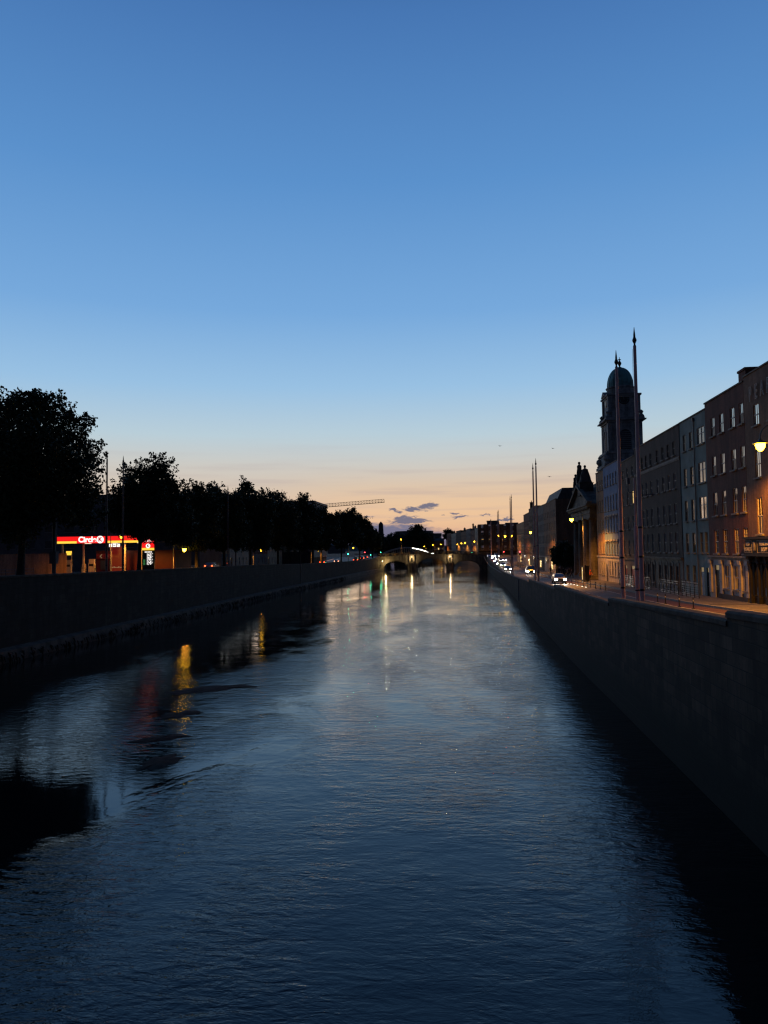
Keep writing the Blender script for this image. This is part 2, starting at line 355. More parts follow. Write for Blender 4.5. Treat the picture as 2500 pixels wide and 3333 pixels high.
# ------------------------------------------------------------------ water
def water_mat():
    m = mat('river_water', (.004, .007, .009), .045); t = m.node_tree; b = t.nodes['Principled BSDF']
    b.inputs['IOR'].default_value = 1.333
    tcn = nd(t, 'ShaderNodeTexCoord')
    def noise(sx, sy, rot, det, rough, dist=0.0):
        mp = nd(t, 'ShaderNodeMapping'); mp.inputs['Scale'].default_value = (sx, sy, 1); mp.inputs['Rotation'].default_value = (0, 0, R(rot))
        t.links.new(tcn.outputs['Object'], mp.inputs[0])
        n = nd(t, 'ShaderNodeTexNoise', i_Scale=1.0, i_Detail=det, i_Roughness=rough, i_Distortion=dist); t.links.new(mp.outputs[0], n.inputs[0]); return n.outputs[0]
    patch = noise(.045, .022, 8, 4, .6, .6)
    patch2 = noise(.16, .10, -15, 4, .6, .8)
    amp = math_(t, 'ADD', mapr(t, patch, .38, .60), math_(t, 'MULTIPLY', mapr(t, patch2, .40, .64), .6))
    sx_ = nd(t, 'ShaderNodeSeparateXYZ'); t.links.new(tcn.outputs['Object'], sx_.inputs[0])
    lv = math_(t, 'SUBTRACT', math_(t, 'ADD', sx_.outputs[0], math_(t, 'MULTIPLY', patch2, 5.0)), math_(t, 'MULTIPLY', sx_.outputs[1], .22))
    near = mapr(t, sx_.outputs[1], 26, 40)
    calm1 = mapr(t, lv, -16.5, -14.5, .05, 1.0)
    calm2 = mapr(t, math_(t, 'ADD', sx_.outputs[0], math_(t, 'MULTIPLY', patch2, 16.0)), -27.0, -4.0, .22, .85)
    calm = math_(t, 'MULTIPLY', math_(t, 'MAXIMUM', calm1, near), calm2)
    fine = noise(3.0, 7.5, 5, 3, .55, .4)
    mid = noise(1.1, 2.6, -9, 4, .6, .5)
    big = noise(.30, .55, 14, 3, .5, .3)
    h1 = math_(t, 'MULTIPLY', math_(t, 'MULTIPLY', fine, .0105), math_(t, 'ADD', math_(t, 'MULTIPLY', amp, .85), .12))
    h2 = math_(t, 'MULTIPLY', math_(t, 'MULTIPLY', mid, .040), math_(t, 'ADD', math_(t, 'MULTIPLY', amp, .70), .12))
    h3 = math_(t, 'MULTIPLY', big, .028)
    h = math_(t, 'MULTIPLY', math_(t, 'ADD', math_(t, 'ADD', h1, h2), h3), math_(t, 'MULTIPLY', calm, mapr(t, sx_.outputs[1], 55, 230, 1.45, .72)))
    bp = nd(t, 'ShaderNodeBump', i_Strength=1.0, i_Distance=1.0); t.links.new(h, bp.inputs['Height']); t.links.new(bp.outputs[0], b.inputs['Normal'])
    return m
M_water = water_mat()
wb = MB(); wb.add([(-60, -60, 0), (30, -60, 0), (30, 345, 0), (-60, 345, 0), (-110, 800, 0), (30, 800, 0)], [(0, 1, 2, 3), (3, 2, 5, 4)])
tag(wb.build('river_water', M_water), kind='structure')

# ------------------------------------------------------------------ roads, pavements, ground
def strip(name, xa, xb, za, mt, y0=-60, y1=331, step=6, off=0.0, kerb=0.0):
    ys = list(np.arange(y0, y1, step))+[y1]; m = MB(); v = []; f = []
    fa = xa if callable(xa) else (lambda y: xa); fb = xb if callable(xb) else (lambda y: xb)
    for y in ys: v += [(fa(y), y, za(y)+off), (fb(y), y, za(y)+off)]
    for i in range(len(ys)-1): f.append((2*i, 2*i+1, 2*i+3, 2*i+2))
    m.add(v, f); return m.build(name, mt)
KX = 18.6                                                # right kerb line
tag(strip('quay_road', lambda y: xr(y)+.45, KX, zr, M_asph, y1=345), kind='structure')
tag(strip('pavement', KX+.22, 30.0, zr, M_pave, off=.13, y1=345), kind='structure')
tag(strip('red_cycle_lane', KX-1.9, KX-.35, zr, M_redlane, off=.004, y1=160), kind='structure')
kb = MB()
ys = list(np.arange(-60, 345, 3.0))+[345.0]
for i in range(len(ys)-1):
    a, b_ = ys[i], ys[i+1]
    v = []
    for y in (a, b_): v += [(KX, y, zr(y)-.2), (KX, y, zr(y)+.135), (KX+.22, y, zr(y)+.135), (KX+.22, y, zr(y)-.2)]
    kb.add(v, [(0, 4, 5, 1), (1, 5, 6, 2), (2, 6, 7, 3)])
tag(kb.build('kerb', M_kerb), kind='structure')
# painted lines
def line(x, y0, y1, w=.12, dash=None, name='road_marking', zf=zr, off=.008):
    m = MB(); y = y0
    while y < y1:
        e = min(y+(dash[0] if dash else 4.0), y1)
        m.add([(x-w/2, y, zf(y)+off), (x+w/2, y, zf(y)+off), (x+w/2, e, zf(e)+off), (x-w/2, e, zf(e)+off)], [(0, 1, 2, 3)])
        y = e+(dash[1] if dash else 0)
    return tag(m.build(name, M_line), kind='structure')
line(KX-2.1, -40, 170, .13)
line(13.6, -40, 330, .12, (2.0, 4.0))
line(10.9, 60, 330, .10)
tag(strip('left_quay_road', -56.0, lambda y: xl(y)-.5, zl, M_asph, y1=345), kind='structure')
tag(strip('left_pavement', -62.0, -56.0, zl, M_pave, off=.12, y1=345), kind='structure')
gm = MB()
def gstrip(m, xa, xb, y0, y1, zf, n=12):
    for i in range(n):
        a = y0+(y1-y0)*i/n; b_ = y0+(y1-y0)*(i+1)/n
        m.add([(xa(a), a, zf(a)), (xb(a), a, zf(a)), (xb(b_), b_, zf(b_)), (xa(b_), b_, zf(b_))], [(0, 1, 2, 3)])
gstrip(gm, lambda y: 29.9, lambda y: 3500, -900, 345, lambda y: zr(y)+.10, 60)
gstrip(gm, lambda y: -3500, lambda y: -61.9, -900, 345, lambda y: zl(y)+.10, 60)
LB = [(345, -35.0), (450, -46), (640, -84), (700, -100)]; RB = [(345, 12.2), (450, 5), (640, -22), (700, -36)]
lb = lambda y: interp(y, LB); rb = lambda y: interp(y, RB)
gstrip(gm, lambda y: -3500, lambda y: lb(y), 345, 700, lambda y: 5.4, 16)
gstrip(gm, lambda y: rb(y), lambda y: 3500, 345, 700, lambda y: 4.4, 16)
gm.add([(-3500, 700, 5.0), (3500, 700, 5.0), (3500, 7000, 5.0), (-3500, 7000, 5.0)], [(0, 1, 2, 3)])
tag(gm.build('ground', M_soil), kind='structure')

# ------------------------------------------------------------------ quay walls
def top_knots():
    px = [[(2500, 2003), (2365, 1985)], [(2342, 2007), (2049, 1954), (1981, 1943)], [(1968, 1953), (1804, 1902)], [(1792, 1909), (1721, 1884)], [(1712, 1888), (1669, 1875), (1630, 1857)]]
    secs = []
    for s in px:
        q = []
        for x, y in s:
            X = 9.0
            for _ in range(6): p = at(x, y, X=X); X = xr(p.y)
            q.append((p.y, p.z))
        secs.append(q)
    secs[0].insert(0, (-60, secs[0][0][1]+.35)); secs[-1] += [(240, zr(240)+1.0), (300, zr(300)+1.05), (331, 6.9)]
    return secs
TK = top_knots()
wall = MB(); cope = MB()
prevz = None
for si, s in enumerate(TK):
    y0 = s[0][0] if si == 0 else TK[si-1][-1][0]
    pts = [(y0, s[0][1])]+s[1 if si == 0 else 0:]
    dens = []
    for i in range(len(pts)-1):
        n = max(1, int((pts[i+1][0]-pts[i][0])/8))
        for k in range(n): dens.append((pts[i][0]+(pts[i+1][0]-pts[i][0])*k/n, pts[i][1]+(pts[i+1][1]-pts[i][1])*k/n))
    dens.append(pts[-1])
    for (a, za), (b_, zb) in zip(dens[:-1], dens[1:]):
        if b_-a < 1e-4: continue
        xa, xb = xr(a), xr(b_)
        hi = .26
        wall.add([(xa, a, -1), (xb, b_, -1), (xb, b_, zb-hi), (xa, a, za-hi), (xa+.5, a, za-hi), (xb+.5, b_, zb-hi), (xa+.5, a, -1), (xb+.5, b_, -1)],
                 [(0, 1, 2, 3), (3, 2, 5, 4), (6, 4, 5, 7)])
        # rounded coping profile
        prof = [(-.05, -hi), (-.05, -.10), (.03, -.02), (.25, 0.0), (.47, -.02), (.55, -.10), (.55, -hi)]
        v = [(xa+p, a, za+q) for p, q in prof]+[(xb+p, b_, zb+q) for p, q in prof]
        n = len(prof); cope.add(v, [(k, k+1, k+1+n, k+n) for k in range(n-1)]+[tuple(range(n)), tuple(range(n, 2*n))])
qw = thing('quay_wall', 'dark stone river wall with stepped coping on the right bank', 'river wall', (0, 0, 0))
wall.build('wall', M_quay, qw); cope.build('coping', M_cope, qw)
# rusty ladder recess and drain pipes on the right wall
def wall_pipe(x, y, z0, z1, parent, side=-1):
    m = MB(); m.tube([(x+side*.08, y, z0), (x+side*.08, y, z1)], .07, 8); m.box(x+side*.16, x, y-.12, y+.12, z1-.3, z1-.22); m.box(x+side*.16, x, y-.12, y+.12, (z0+z1)/2, (z0+z1)/2+.08)
    return m.build('drain_pipe', M_steel, parent)
wall_pipe(xr(128), 128, .4, 4.1, qw)

wl = MB(); cp = MB(); lg = MB()
lys = [-60]+list(np.arange(0, 331, 8))+[331]
zlt = lambda y: zl(y)+.95
for a, b_ in zip(lys[:-1], lys[1:]):
    xa, xb = xl(a), xl(b_); za, zb = zlt(a), zlt(b_)
    wl.add([(xa, a, 1.1), (xb, b_, 1.1), (xb, b_, zb-.2), (xa, a, za-.2), (xa-.5, a, za-.2), (xb-.5, b_, zb-.2), (xa-.5, a, -1), (xb-.5, b_, -1)], [(0, 1, 2, 3), (3, 2, 5, 4), (6, 4, 5, 7)])
    prof = [(.06, -.2), (.06, -.06), (0, 0), (-.5, 0), (-.56, -.06), (-.56, -.2)]
    v = [(xa+p, a, za+q) for p, q in prof]+[(xb+p, b_, zb+q) for p, q in prof]
    cp.add(v, [(k, k+1, k+7, k+6) for k in range(5)]+[tuple(range(6)), tuple(range(6, 12))])
    rnd = lambda: random.uniform(-.12, .12)
    lg.add([(xa, a, 1.15), (xb, b_, 1.15), (xb+.9, b_, 1.0+0), (xa+.9, a, 1.0), (xa+1.05, a, -1), (xb+1.05, b_, -1)], [(0, 1, 2, 3), (3, 2, 5, 4)])
qwl = thing('quay_wall', 'long pale-topped stone river wall with a footing ledge on the left bank', 'river wall')
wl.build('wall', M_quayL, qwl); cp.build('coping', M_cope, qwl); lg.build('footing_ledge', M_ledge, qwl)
p = at(977, 1860, X=-39.6); wall_pipe(xl(p.y), p.y, 1.2, zlt(p.y)-.1, qwl, side=1)
# weed hanging along the ledge
wd = MB()
for i in range(900):
    y = random.uniform(30, 240)**1.0; x = xl(y)+1.05+random.uniform(0, .25); h = random.uniform(.15, .8); w = random.uniform(.1, .45)
    zt = random.uniform(.3, .95)
    wd.add([(x, y, zt), (x+.12, y+w*.5, zt-.1), (x, y+w, zt), (x+.2, y+w*.7, zt-h), (x+.2, y+w*.3, zt-h)], [(0, 1, 4), (1, 3, 4), (1, 2, 3)])
tag(wd.build('hanging_weed', M_weed), kind='stuff')

# river banks beyond the stone bridge
bw = MB()
for a, b_ in zip(range(345, 695, 25), range(370, 720, 25)):
    b_ = min(b_, 700)
    bw.add([(lb(a), a, -1), (lb(b_), b_, -1), (lb(b_), b_, 6.2), (lb(a), a, 6.2), (lb(a)-.5, a, 6.2), (lb(b_)-.5, b_, 6.2)], [(0, 1, 2, 3), (3, 2, 5, 4)])
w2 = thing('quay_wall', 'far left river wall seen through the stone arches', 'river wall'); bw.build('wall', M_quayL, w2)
bw = MB()
for a, b_ in zip(range(345, 695, 25), range(370, 720, 25)):
    b_ = min(b_, 700)
    bw.add([(rb(a), a, -1), (rb(b_), b_, -1), (rb(b_), b_, 5.4), (rb(a), a, 5.4), (rb(a)+.5, a, 5.4), (rb(b_)+.5, b_, 5.4)], [(0, 1, 2, 3), (3, 2, 5, 4)])
bw.add([(-100, 700, -1), (-36, 700, -1), (-36, 700, 5.2), (-100, 700, 5.2)], [(0, 1, 2, 3)])
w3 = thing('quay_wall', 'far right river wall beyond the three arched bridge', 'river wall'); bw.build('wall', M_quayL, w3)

# weed banks breaking the surface on the left of the river
for i, (px, py, wx, wy, lab) in enumerate([(690, 2243, 5.4, 1.5, 'long dark weed bank lying in the river, farthest of the four'), (590, 2325, 2.2, 1.1, 'small round weed bank in the river below the long one'),
                                     (520, 2405, 2.6, .8, 'thin slanting weed bank left of the river middle'), (520, 2480, 1.8, 1.3, 'nearest weed bank, broad and broken, in the river')]):
    c = at(px, py, Z=0); m = MB(); n = 26; rings = [(1.0, -.03), (.8, .02), (.5, .055), (.2, .07)]; v = []; f = []
    rr = [random.uniform(.72, 1.25) for _ in range(n)]
    for q, z in rings:
        for k in range(n):
            a = 2*PI*k/n; v.append((wx*q*rr[k]*math.cos(a)*.5+random.uniform(-.05, .05), wy*q*rr[k]*math.sin(a)+wx*.25*q*math.cos(a), z+random.uniform(-.012, .012)))
    for j in range(3):
        for k in range(n): f.append((j*n+k, j*n+(k+1) % n, (j+1)*n+(k+1) % n, (j+1)*n+k))
    f.append(tuple(range(3*n, 4*n))); m.add(v, f)
    tag(m.build('weed_bank', M_weed, None, (c.x, c.y, 0)), lab, 'weed', 'weed banks in the river')

# ------------------------------------------------------------------ stone bridge
BY0, BY1 = 331.0, 342.0
def arch_bridge():
    t = thing('stone_bridge', 'old three-arched stone bridge lit by small wall lamps across the river', 'bridge', (0, BY0, 0))
    px2x = lambda px: at(px, 1840, Y=BY0).x
    xs0, xs1 = px2x(1243)-1.5, px2x(1576)+2
    deck = lambda x: interp(x, [(xs0, 6.1), (px2x(1300), 6.75), (px2x(1400), 7.15), (px2x(1480), 7.0), (px2x(1576), 6.3)])
    arches = [(px2x(1249), px2x(1327), at(1287, 1826.5, Y=BY0).z), (px2x(1355), px2x(1453), at(1403, 1817.5, Y=BY0).z), (px2x(1477), px2x(1561), at(1518, 1825.5, Y=BY0).z)]
    def under(x):
        for a, b, c in arches:
            if a < x < b:
                u = (x-(a+b)/2)/((b-a)/2); return .9+(c-.9)*math.sqrt(max(0, 1-u*u))
        return None
    xs = sorted(set([xs0, xs1]+[a for q in arches for a in np.linspace(q[0]+1e-3, q[1]-1e-3, 25)]+[q[0] for q in arches]+[q[1] for q in arches]+list(np.linspace(xs0, xs1, 30))))
    m = MB()
    for a, b in zip(xs[:-1], xs[1:]):
        mid = (a+b)/2; inarch = under(mid) is not None
        za = (under(a) if under(a) is not None else .9) if inarch else -1.0
        zb = (under(b) if under(b) is not None else .9) if inarch else -1.0
        for y in (0, BY1-BY0): m.add([(a, y, za), (b, y, zb), (b, y, deck(b)), (a, y, deck(a))], [(0, 1, 2, 3)])
        if inarch: m.add([(a, 0, za), (b, 0, zb), (b, BY1-BY0, zb), (a, BY1-BY0, za)], [(0, 1, 2, 3)])
    for a, b, c in arches:
        for x in (a, b): m.add([(x, 0, -1), (x, BY1-BY0, -1), (x, BY1-BY0, .9), (x, 0, .9)], [(0, 1, 2, 3)])
    m.build('spandrel_wall', M_stone, t)
    for a, b, c in arches:                                # raised arch rings
        r = MB()
        pts = []
        for k in range(25):
            u = -1+2*k/24; pts.append(((a+b)/2+u*(b-a)/2, .9+(c-.9)*math.sqrt(max(0, 1-u*u))))
        for (x0, z0), (x1, z1) in zip(pts[:-1], pts[1:]):
            n0 = Vector((x0-(a+b)/2, (z0-.9)*1.6+.01)).normalized()*.5; n1 = Vector((x1-(a+b)/2, (z1-.9)*1.6+.01)).normalized()*.5
            r.add([(x0, -.07, z0), (x1, -.07, z1), (x1+n1.x, -.07, z1+n1.y), (x0+n0.x, -.07, z0+n0.y), (x0, 0, z0), (x1, 0, z1), (x1+n1.x, 0, z1+n1.y), (x0+n0.x, 0, z0+n0.y)], [(0, 1, 2, 3), (0, 4, 5, 1), (3, 2, 6, 7)])
        r.build('arch_ring', M_stoneS, t)
    for a, b in ((arches[0][1], arches[1][0]), (arches[1][1], arches[2][0])):
        q = MB(); c = (a+b)/2; w = (b-a)/2-.05
        q.prism([(c-w, 0), (c+w, 0), (c+w*.7, -1.1), (c, -1.7), (c-w*.7, -1.1)], 'z', -1, 3.2)
        q.prism([(c-w, -.002), (c+w, -.002), (c+w*.3, -.7), (c-w*.3, -.7)], 'z', 3.2, 3.7)
        q.box(c-w*.62, c+w*.62, -.55, 0, 3.7, deck(c)-.05); q.box(c-w*.75, c+w*.75, -.68, 0, deck(c)-.05, deck(c)+.2)
        pr = q.build('pier', M_stone, t)
        nn = MB(); nn.prism([(c-.38, 4.0), (c+.38, 4.0), (c+.38, 5.4), (c+.27, 5.67), (c, 5.8), (c-.27, 5.67), (c-.38, 5.4)], 'y', -.60, -.552); nn.build('niche_shade', M_weed, pr)  # flat near-black plate on the pier, recess shade put into its colour
        lm = MB(); lm.lathe([(.05, -.1), (.13, 0), (.13, .12), (.03, .2)], (c, -.78, 6.0), 8); lm.build('niche_lamp', emitter('bridge_lamp', (1, .8, .48), 5), pr)
        pt_light((c, -1.5, 5.6), (1, .70, .32), 340, .1, parent=t)
    for y0, y1 in ((-.22, .5), (BY1-BY0-.5, BY1-BY0+.2)):
        b2 = MB()
        for a, b in zip(np.linspace(xs0, xs1, 40)[:-1], np.linspace(xs0, xs1, 40)[1:]):
            b2.add([(a, y0, deck(a)-.02), (b, y0, deck(b)-.02), (b, y0, deck(b)+.2), (a, y0, deck(a)+.2), (a, y1, deck(a)-.02), (b, y1, deck(b)-.02), (b, y1, deck(b)+.2), (a, y1, deck(a)+.2)], [(0, 1, 2, 3), (3, 2, 6, 7), (0, 4, 5, 1), (4, 7, 6, 5)])
        b2.build('string_course', M_stoneS, t)
    # balustrade: pedestals, balusters and a rail, river side and far side
    for y in (.12, BY1-BY0-.12):
        rail = MB(); bal = MB(); X = np.linspace(xs0, xs1, 16)
        for i, x in enumerate(X):
            bal.box(x-.42, x+.42, y-.24, y+.24, deck(x)+.2, deck(x)+1.28); bal.box(x-.5, x+.5, y-.3, y+.3, deck(x)+1.28, deck(x)+1.4)
        for a, b in zip(X[:-1], X[1:]):
            rail.add([(a+.42, y-.15, deck(a)+1.05), (b-.42, y-.15, deck(b)+1.05), (b-.42, y-.15, deck(b)+1.24), (a+.42, y-.15, deck(a)+1.24), (a+.42, y+.15, deck(a)+1.05), (b-.42, y+.15, deck(b)+1.05), (b-.42, y+.15, deck(b)+1.24), (a+.42, y+.15, deck(a)+1.24)], [(0, 1, 2, 3), (3, 2, 6, 7), (4, 7, 6, 5), (0, 4, 5, 1)])
            for x in np.arange(a+.65, b-.5, .34): bal.lathe([(.07, 0), (.11, .25), (.05, .6), (.08, .85)], (x, y, deck(x)+.2), 6)
        rail.build('parapet_rail', M_stoneS, t); bal.build('balustrade', M_stoneS, t)
    dk = MB()
    for a, b in zip(np.linspace(xs0, xs1, 12)[:-1], np.linspace(xs0, xs1, 12)[1:]): dk.add([(a, .02, deck(a)+.1), (b, .02, deck(b)+.1), (b, BY1-BY0-.02, deck(b)+.1), (a, BY1-BY0-.02, deck(a)+.1)], [(0, 1, 2, 3)])
    dk.build('deck', M_asph, t)
    pt_light((px2x(1257), -2.2, 3.6), (1, .70, .28), 520, .1, parent=t)
    c = px2x(1252); lm = MB(); lm.lathe([(.05, -.1), (.16, 0), (.16, .14), (.03, .22)], (c-.9, -.35, 4.3), 8); lm.build('wall_lamp', emitter('bridge_lamp_low', (1, .78, .4), 10), t)
    return t, deck, px2x
bridge, bdeck, bpx = arch_bridge()

# white arched road bridge further upstream
def white_bridge():
    Y = 478.0; q = lambda px, py: at(px, py, Y=Y)
    t = thing('arched_bridge', 'white steel tied-arch bridge with rows of hangers behind the stone bridge', 'bridge', (0, Y, 0))
    Apx = [(1240, 1806), (1256, 1797), (1275, 1790), (1298, 1784.5), (1322, 1782.5), (1345, 1784), (1368, 1788.5), (1385, 1794), (1402, 1801)]
    pts = [q(*a) for a in Apx]
    dz = q(1300, 1806).z
    for y in (0, 14.0):
        a = MB(); a.tube([(p.x, y, p.z) for p in pts], .38, 8); a.build('arch', M_white, t, smooth=True)
        for k in range(26):
            h = MB()
            x = pts[0].x+1+(pts[-1].x-pts[0].x-2)*k/25; z = float(np.interp(x, [p.x for p in pts], [p.z for p in pts]))
            h.tube([(x, y, z), (x, y+(1.2 if y == 0 else -1.2), dz)], .10, 5)
            h.build('hanger', M_white, t)
    d = MB(); d.box(pts[0].x-2, pts[-1].x+3, 0, 14, dz-1.0, dz-.1); d.build('deck', M_stoneS, t)
    ml = emitter('arch_light', (1, .95, .86), 7)
    for k in range(6):
        a, b = q(1316+k*11.5, 0), q(1325+k*11.5, 0)
        za = float(np.interp(a.x, [p.x for p in pts], [p.z for p in pts])); zb = float(np.interp(b.x, [p.x for p in pts], [p.z for p in pts]))
        m = MB(); m.tube([(a.x, -.45, za-.05), (b.x, -.45, zb-.05)], .22, 6); m.build('arch_light', ml, t)
white_bridge()
# ------------------------------------------------------------------ buildings
def hole_wall(m, u0, u1, z0, z1, holes, depth=.2, mi=0):
    """front face at local x=0 facing -x, pierced by rectangular holes with reveals"""
    us = sorted(set([u0, u1]+[h[0] for h in holes]+[h[1] for h in holes])); zs = sorted(set([z0, z1]+[h[2] for h in holes]+[h[3] for h in holes]))
    idx = {}; v = []; f = []
    def vi(u, z):
        k = (round(u, 4), round(z, 4))
        if k not in idx: idx[k] = len(v); v.append((0, u, z))
        return idx[k]
    for a, b in zip(us[:-1], us[1:]):
        for c, d in zip(zs[:-1], zs[1:]):
            um, zm = (a+b)/2, (c+d)/2
            if any(h[0] < um < h[1] and h[2] < zm < h[3] for h in holes): continue
            f.append((vi(a, c), vi(a, d), vi(b, d), vi(b, c)))
    m.add(v, f, mi)
    for a, b, c, d in holes:
        m.add([(0, a, c), (0, b, c), (0, b, d), (0, a, d), (depth, a, c), (depth, b, c), (depth, b, d), (depth, a, d)],
              [(0, 1, 5, 4), (1, 2, 6, 5), (2, 3, 7, 6), (3, 0, 4, 7)], mi)
WCACHE = {}
M_glass2 = mat('older_window_glass', (.012, .014, .018), .06, spec=.9); M_glass2.node_tree.nodes['Principled BSDF'].inputs['IOR'].default_value = 1.7
M_blind = mat('blind_behind_glass', (.07, .055, .05), .35)
def window(parent, u, z, w, h, style='sash', frame=None, pane=None, sill=True, x=.16):
    """part 'window' (frame) with sub-parts pane and sill; origin at the middle of its foot"""
    frame = frame or M_frame; pane = pane or M_glass
    key = (round(w, 2), round(h, 2), style, frame.name, sill)
    if key not in WCACHE:
        m = MB(); t = .055
        m.box(0, .05, -w/2, -w/2+t, 0, h); m.box(0, .05, w/2-t, w/2, 0, h); m.box(0, .05, -w/2+t, w/2-t, h-t, h); m.box(0, .05, -w/2+t, w/2-t, 0, t*1.3)
        if style in ('sash', 'sash6'):
            m.box(-.025, .04, -w/2+t, w/2-t, h*.5-.03, h*.5+.03)
            m.box(.005, .035, -.013, .013, t, h*.5-.03); m.box(.005, .035, -.013, .013, h*.5+.03, h-t)
            if style == 'sash6':
                for k in (.25, .75): m.box(.004, .034, -w/2+t, w/2-t, h*k-.012, h*k+.012)
        elif style == 'pair':
            m.box(-.02, .045, -.05, .05, t, h-t); m.box(-.015, .04, -w/2+t, -.05, h*.62, h*.62+.05); m.box(-.015, .04, .05, w/2-t, h*.62, h*.62+.05)
        sm = None
        if sill: q = MB(); q.box(-.24, .0, -w/2-.12, w/2+.12, -.13, -.005); sm = q.mesh('sill', M_sill)
        WCACHE[key] = (m.mesh('window', frame), sm)
    fm, sm = WCACHE[key]
    o = link('window', fm, parent, (x, u, z))
    pk = (round(w, 2), round(h, 2), pane.name, style[:4] == 'sash' and pane is M_glass and random.random() < .6)
    if pk not in WCACHE:
        q = MB(); hm = h*.5 if pk[3] else .03
        q.add([(.03, -w/2+.03, hm), (.03, w/2-.03, hm), (.03, w/2-.03, h-.03), (.03, -w/2+.03, h-.03)], [(0, 3, 2, 1)])
        if pk[3]: q.add([(.03, -w/2+.03, .03), (.03, w/2-.03, .03), (.03, w/2-.03, hm), (.03, -w/2+.03, hm)], [(0, 3, 2, 1)], 1)
        WCACHE[pk] = q.mesh('pane', [pane, M_blind])
    link('pane', WCACHE[pk], o)
    if sm: link('sill', sm, o)
    return o
def building(name, label, X, y0, y1, zb, zt, wallm, wins, rz=0, depth=12, cat='building', roof='parapet', chim=(), group=None, doors=(), gf=None, cornice=None, extra_holes=(), base=-1.2, roofm=None, sidem=None, pip=None, cope=True, reveal=.13):
    """front on the plane X facing the river. wins: list of (u, z, w, h, style, pane, frame); u in world Y, z in world height"""
    t = thing(name, label, cat, (X, y0, zb), 0, group)
    sgn = 1
    if rz: t.scale = (1, 1, 1)
    W_ = y1-y0
    # local frame: x into the building, y along the street, z up; buildings on the left bank are mirrored in their coordinates
    left = rz != 0
    if left: t.rotation_euler = (0, 0, PI); t.location = (X, y1, zb)
    U = (lambda y: y1-y) if left else (lambda y: y-y0)
    holes = []
    for w in wins: u = U(w[0]); holes.append((u-w[2]/2, u+w[2]/2, w[1]-zb, w[1]-zb+w[3]))
    dh = []
    for d in doors: u = U(d[0]); dh.append((u-d[1]/2, u+d[1]/2, base if False else .0, d[2]))
    gz = gf[0]-zb if gf else None
    m = MB(); H_ = zt-zb
    lowz = gz if gf else base
    hole_wall(m, 0, W_, lowz, H_, [h for h in holes+dh if h[2] >= lowz-1e-3 or not gf], reveal)
    for y in (0, W_): m.add([(0, y, base), (depth, y, base), (depth, y, H_), (0, y, H_)], [(0, 1, 2, 3)])
    m.add([(depth, 0, base), (depth, W_, base), (depth, W_, H_), (depth, 0, H_)], [(0, 1, 2, 3)])
    m.add([(.3, 0, H_-.35), (depth, 0, H_-.35), (depth, W_, H_-.35), (.3, W_, H_-.35)], [(0, 1, 2, 3)])
    m.add([(.3, 0, H_-.35), (.3, W_, H_-.35), (.3, W_, H_), (.3, 0, H_), (0, 0, H_), (0, W_, H_)], [(0, 1, 2, 3), (3, 2, 5, 4)])
    m.build('wall', wallm, t)
    if gf:
        g_ = MB(); hole_wall(g_, 0, W_, base, gz, [h for h in holes+dh if h[2] < gz], reveal); 
        gw = g_.build('ground_floor_wall', gf[1], t); gw.location = (-.0, 0, 0)
    if cope:
        c = MB(); c.box(-.09, .36, -.02, W_+.02, H_, H_+.12); c.build('parapet_coping', M_stoneS, t)
    if cornice:
        for z, dpt, hh, mm in cornice:
            c = MB(); c.box(-dpt, -.003, 0, W_, z-zb, z-zb+hh); c.box(-dpt*.6, -.003, 0, W_, z-zb-.12, z-zb-.002); c.build('cornice', mm, t)
    for w in wins:
        st = w[4] if len(w) > 4 else 'sash'; pn = w[5] if len(w) > 5 and w[5] else M_glass; fr = w[6] if len(w) > 6 and w[6] else M_frame
        window(t, U(w[0]), w[1]-zb, w[2], w[3], st, fr, pn, x=reveal-.06)
    for d in doors:
        u = U(d[0]); w = d[1]; h = d[2]; q = MB(); q.box(.1, .16, u-w/2+.06, u+w/2-.06, 0.0, h-.5); q.box(.08, .16, u-w/2, u-w/2+.06, 0, h); q.box(.08, .16, u+w/2-.06, u+w/2, 0, h); q.box(.08, .16, u-w/2+.06, u+w/2-.06, h-.5, h-.42)
        for zz_ in (.25, 1.1): q.box(.085, .1, u-w/2+.16, u-.04, zz_, zz_+.65); q.box(.085, .1, u+.04, u+w/2-.16, zz_, zz_+.65)
        dd = q.build('door', d[3] if len(d) > 3 else M_black, t)
        q = MB(); q.add([(.13, u-w/2+.06, h-.42), (.13, u+w/2-.06, h-.42), (.13, u+w/2-.06, h), (.13, u-w/2+.06, h)], [(0, 1, 2, 3)]); q.build('fanlight', M_glassDim, dd)
        q = MB(); q.lathe([(.03, -.03), (.04, 0), (.03, .03)], (.07, u+w/2-.2, 1.05), 8); q.build('handle', M_steel, dd)
    if roof == 'pitched':
        r = MB(); hh = H_+.02; r.prism([(.34, hh-.3), (depth/2, hh+2.6), (depth, hh-.3)], 'y', .15, W_-.15); r.v = [(x, y, z) for x, y, z in r.v]; ro = r.build('roof', roofm or M_slate, t)
    elif roof == 'mansard':
        r = MB(); hh = H_+.02; r.prism([(.34, hh-.3), (1.7, hh+2.6), (depth-1.5, hh+2.6), (depth, hh-.3)], 'y', .1, W_-.1); ro = r.build('roof', roofm or M_slate, t)
    else: ro = t
    for cy, cx, w, h in chim:
        u = U(cy); q = MB(); q.box(cx, cx+.9, u-w/2, u+w/2, H_-.4, H_+h); q.box(cx-.08, cx+.98, u-w/2-.08, u+w/2+.08, H_+h, H_+h+.18)
        k = max(2, int(w/.55))
        for i in range(k if h > 1.05 else 0): q.lathe([(.13, 0), (.10, .5), (.13, .55)], (cx+.45, u-w/2+w*(i+.5)/k, H_+h+.18), 8)
        q.build('chimney', wallm, ro)
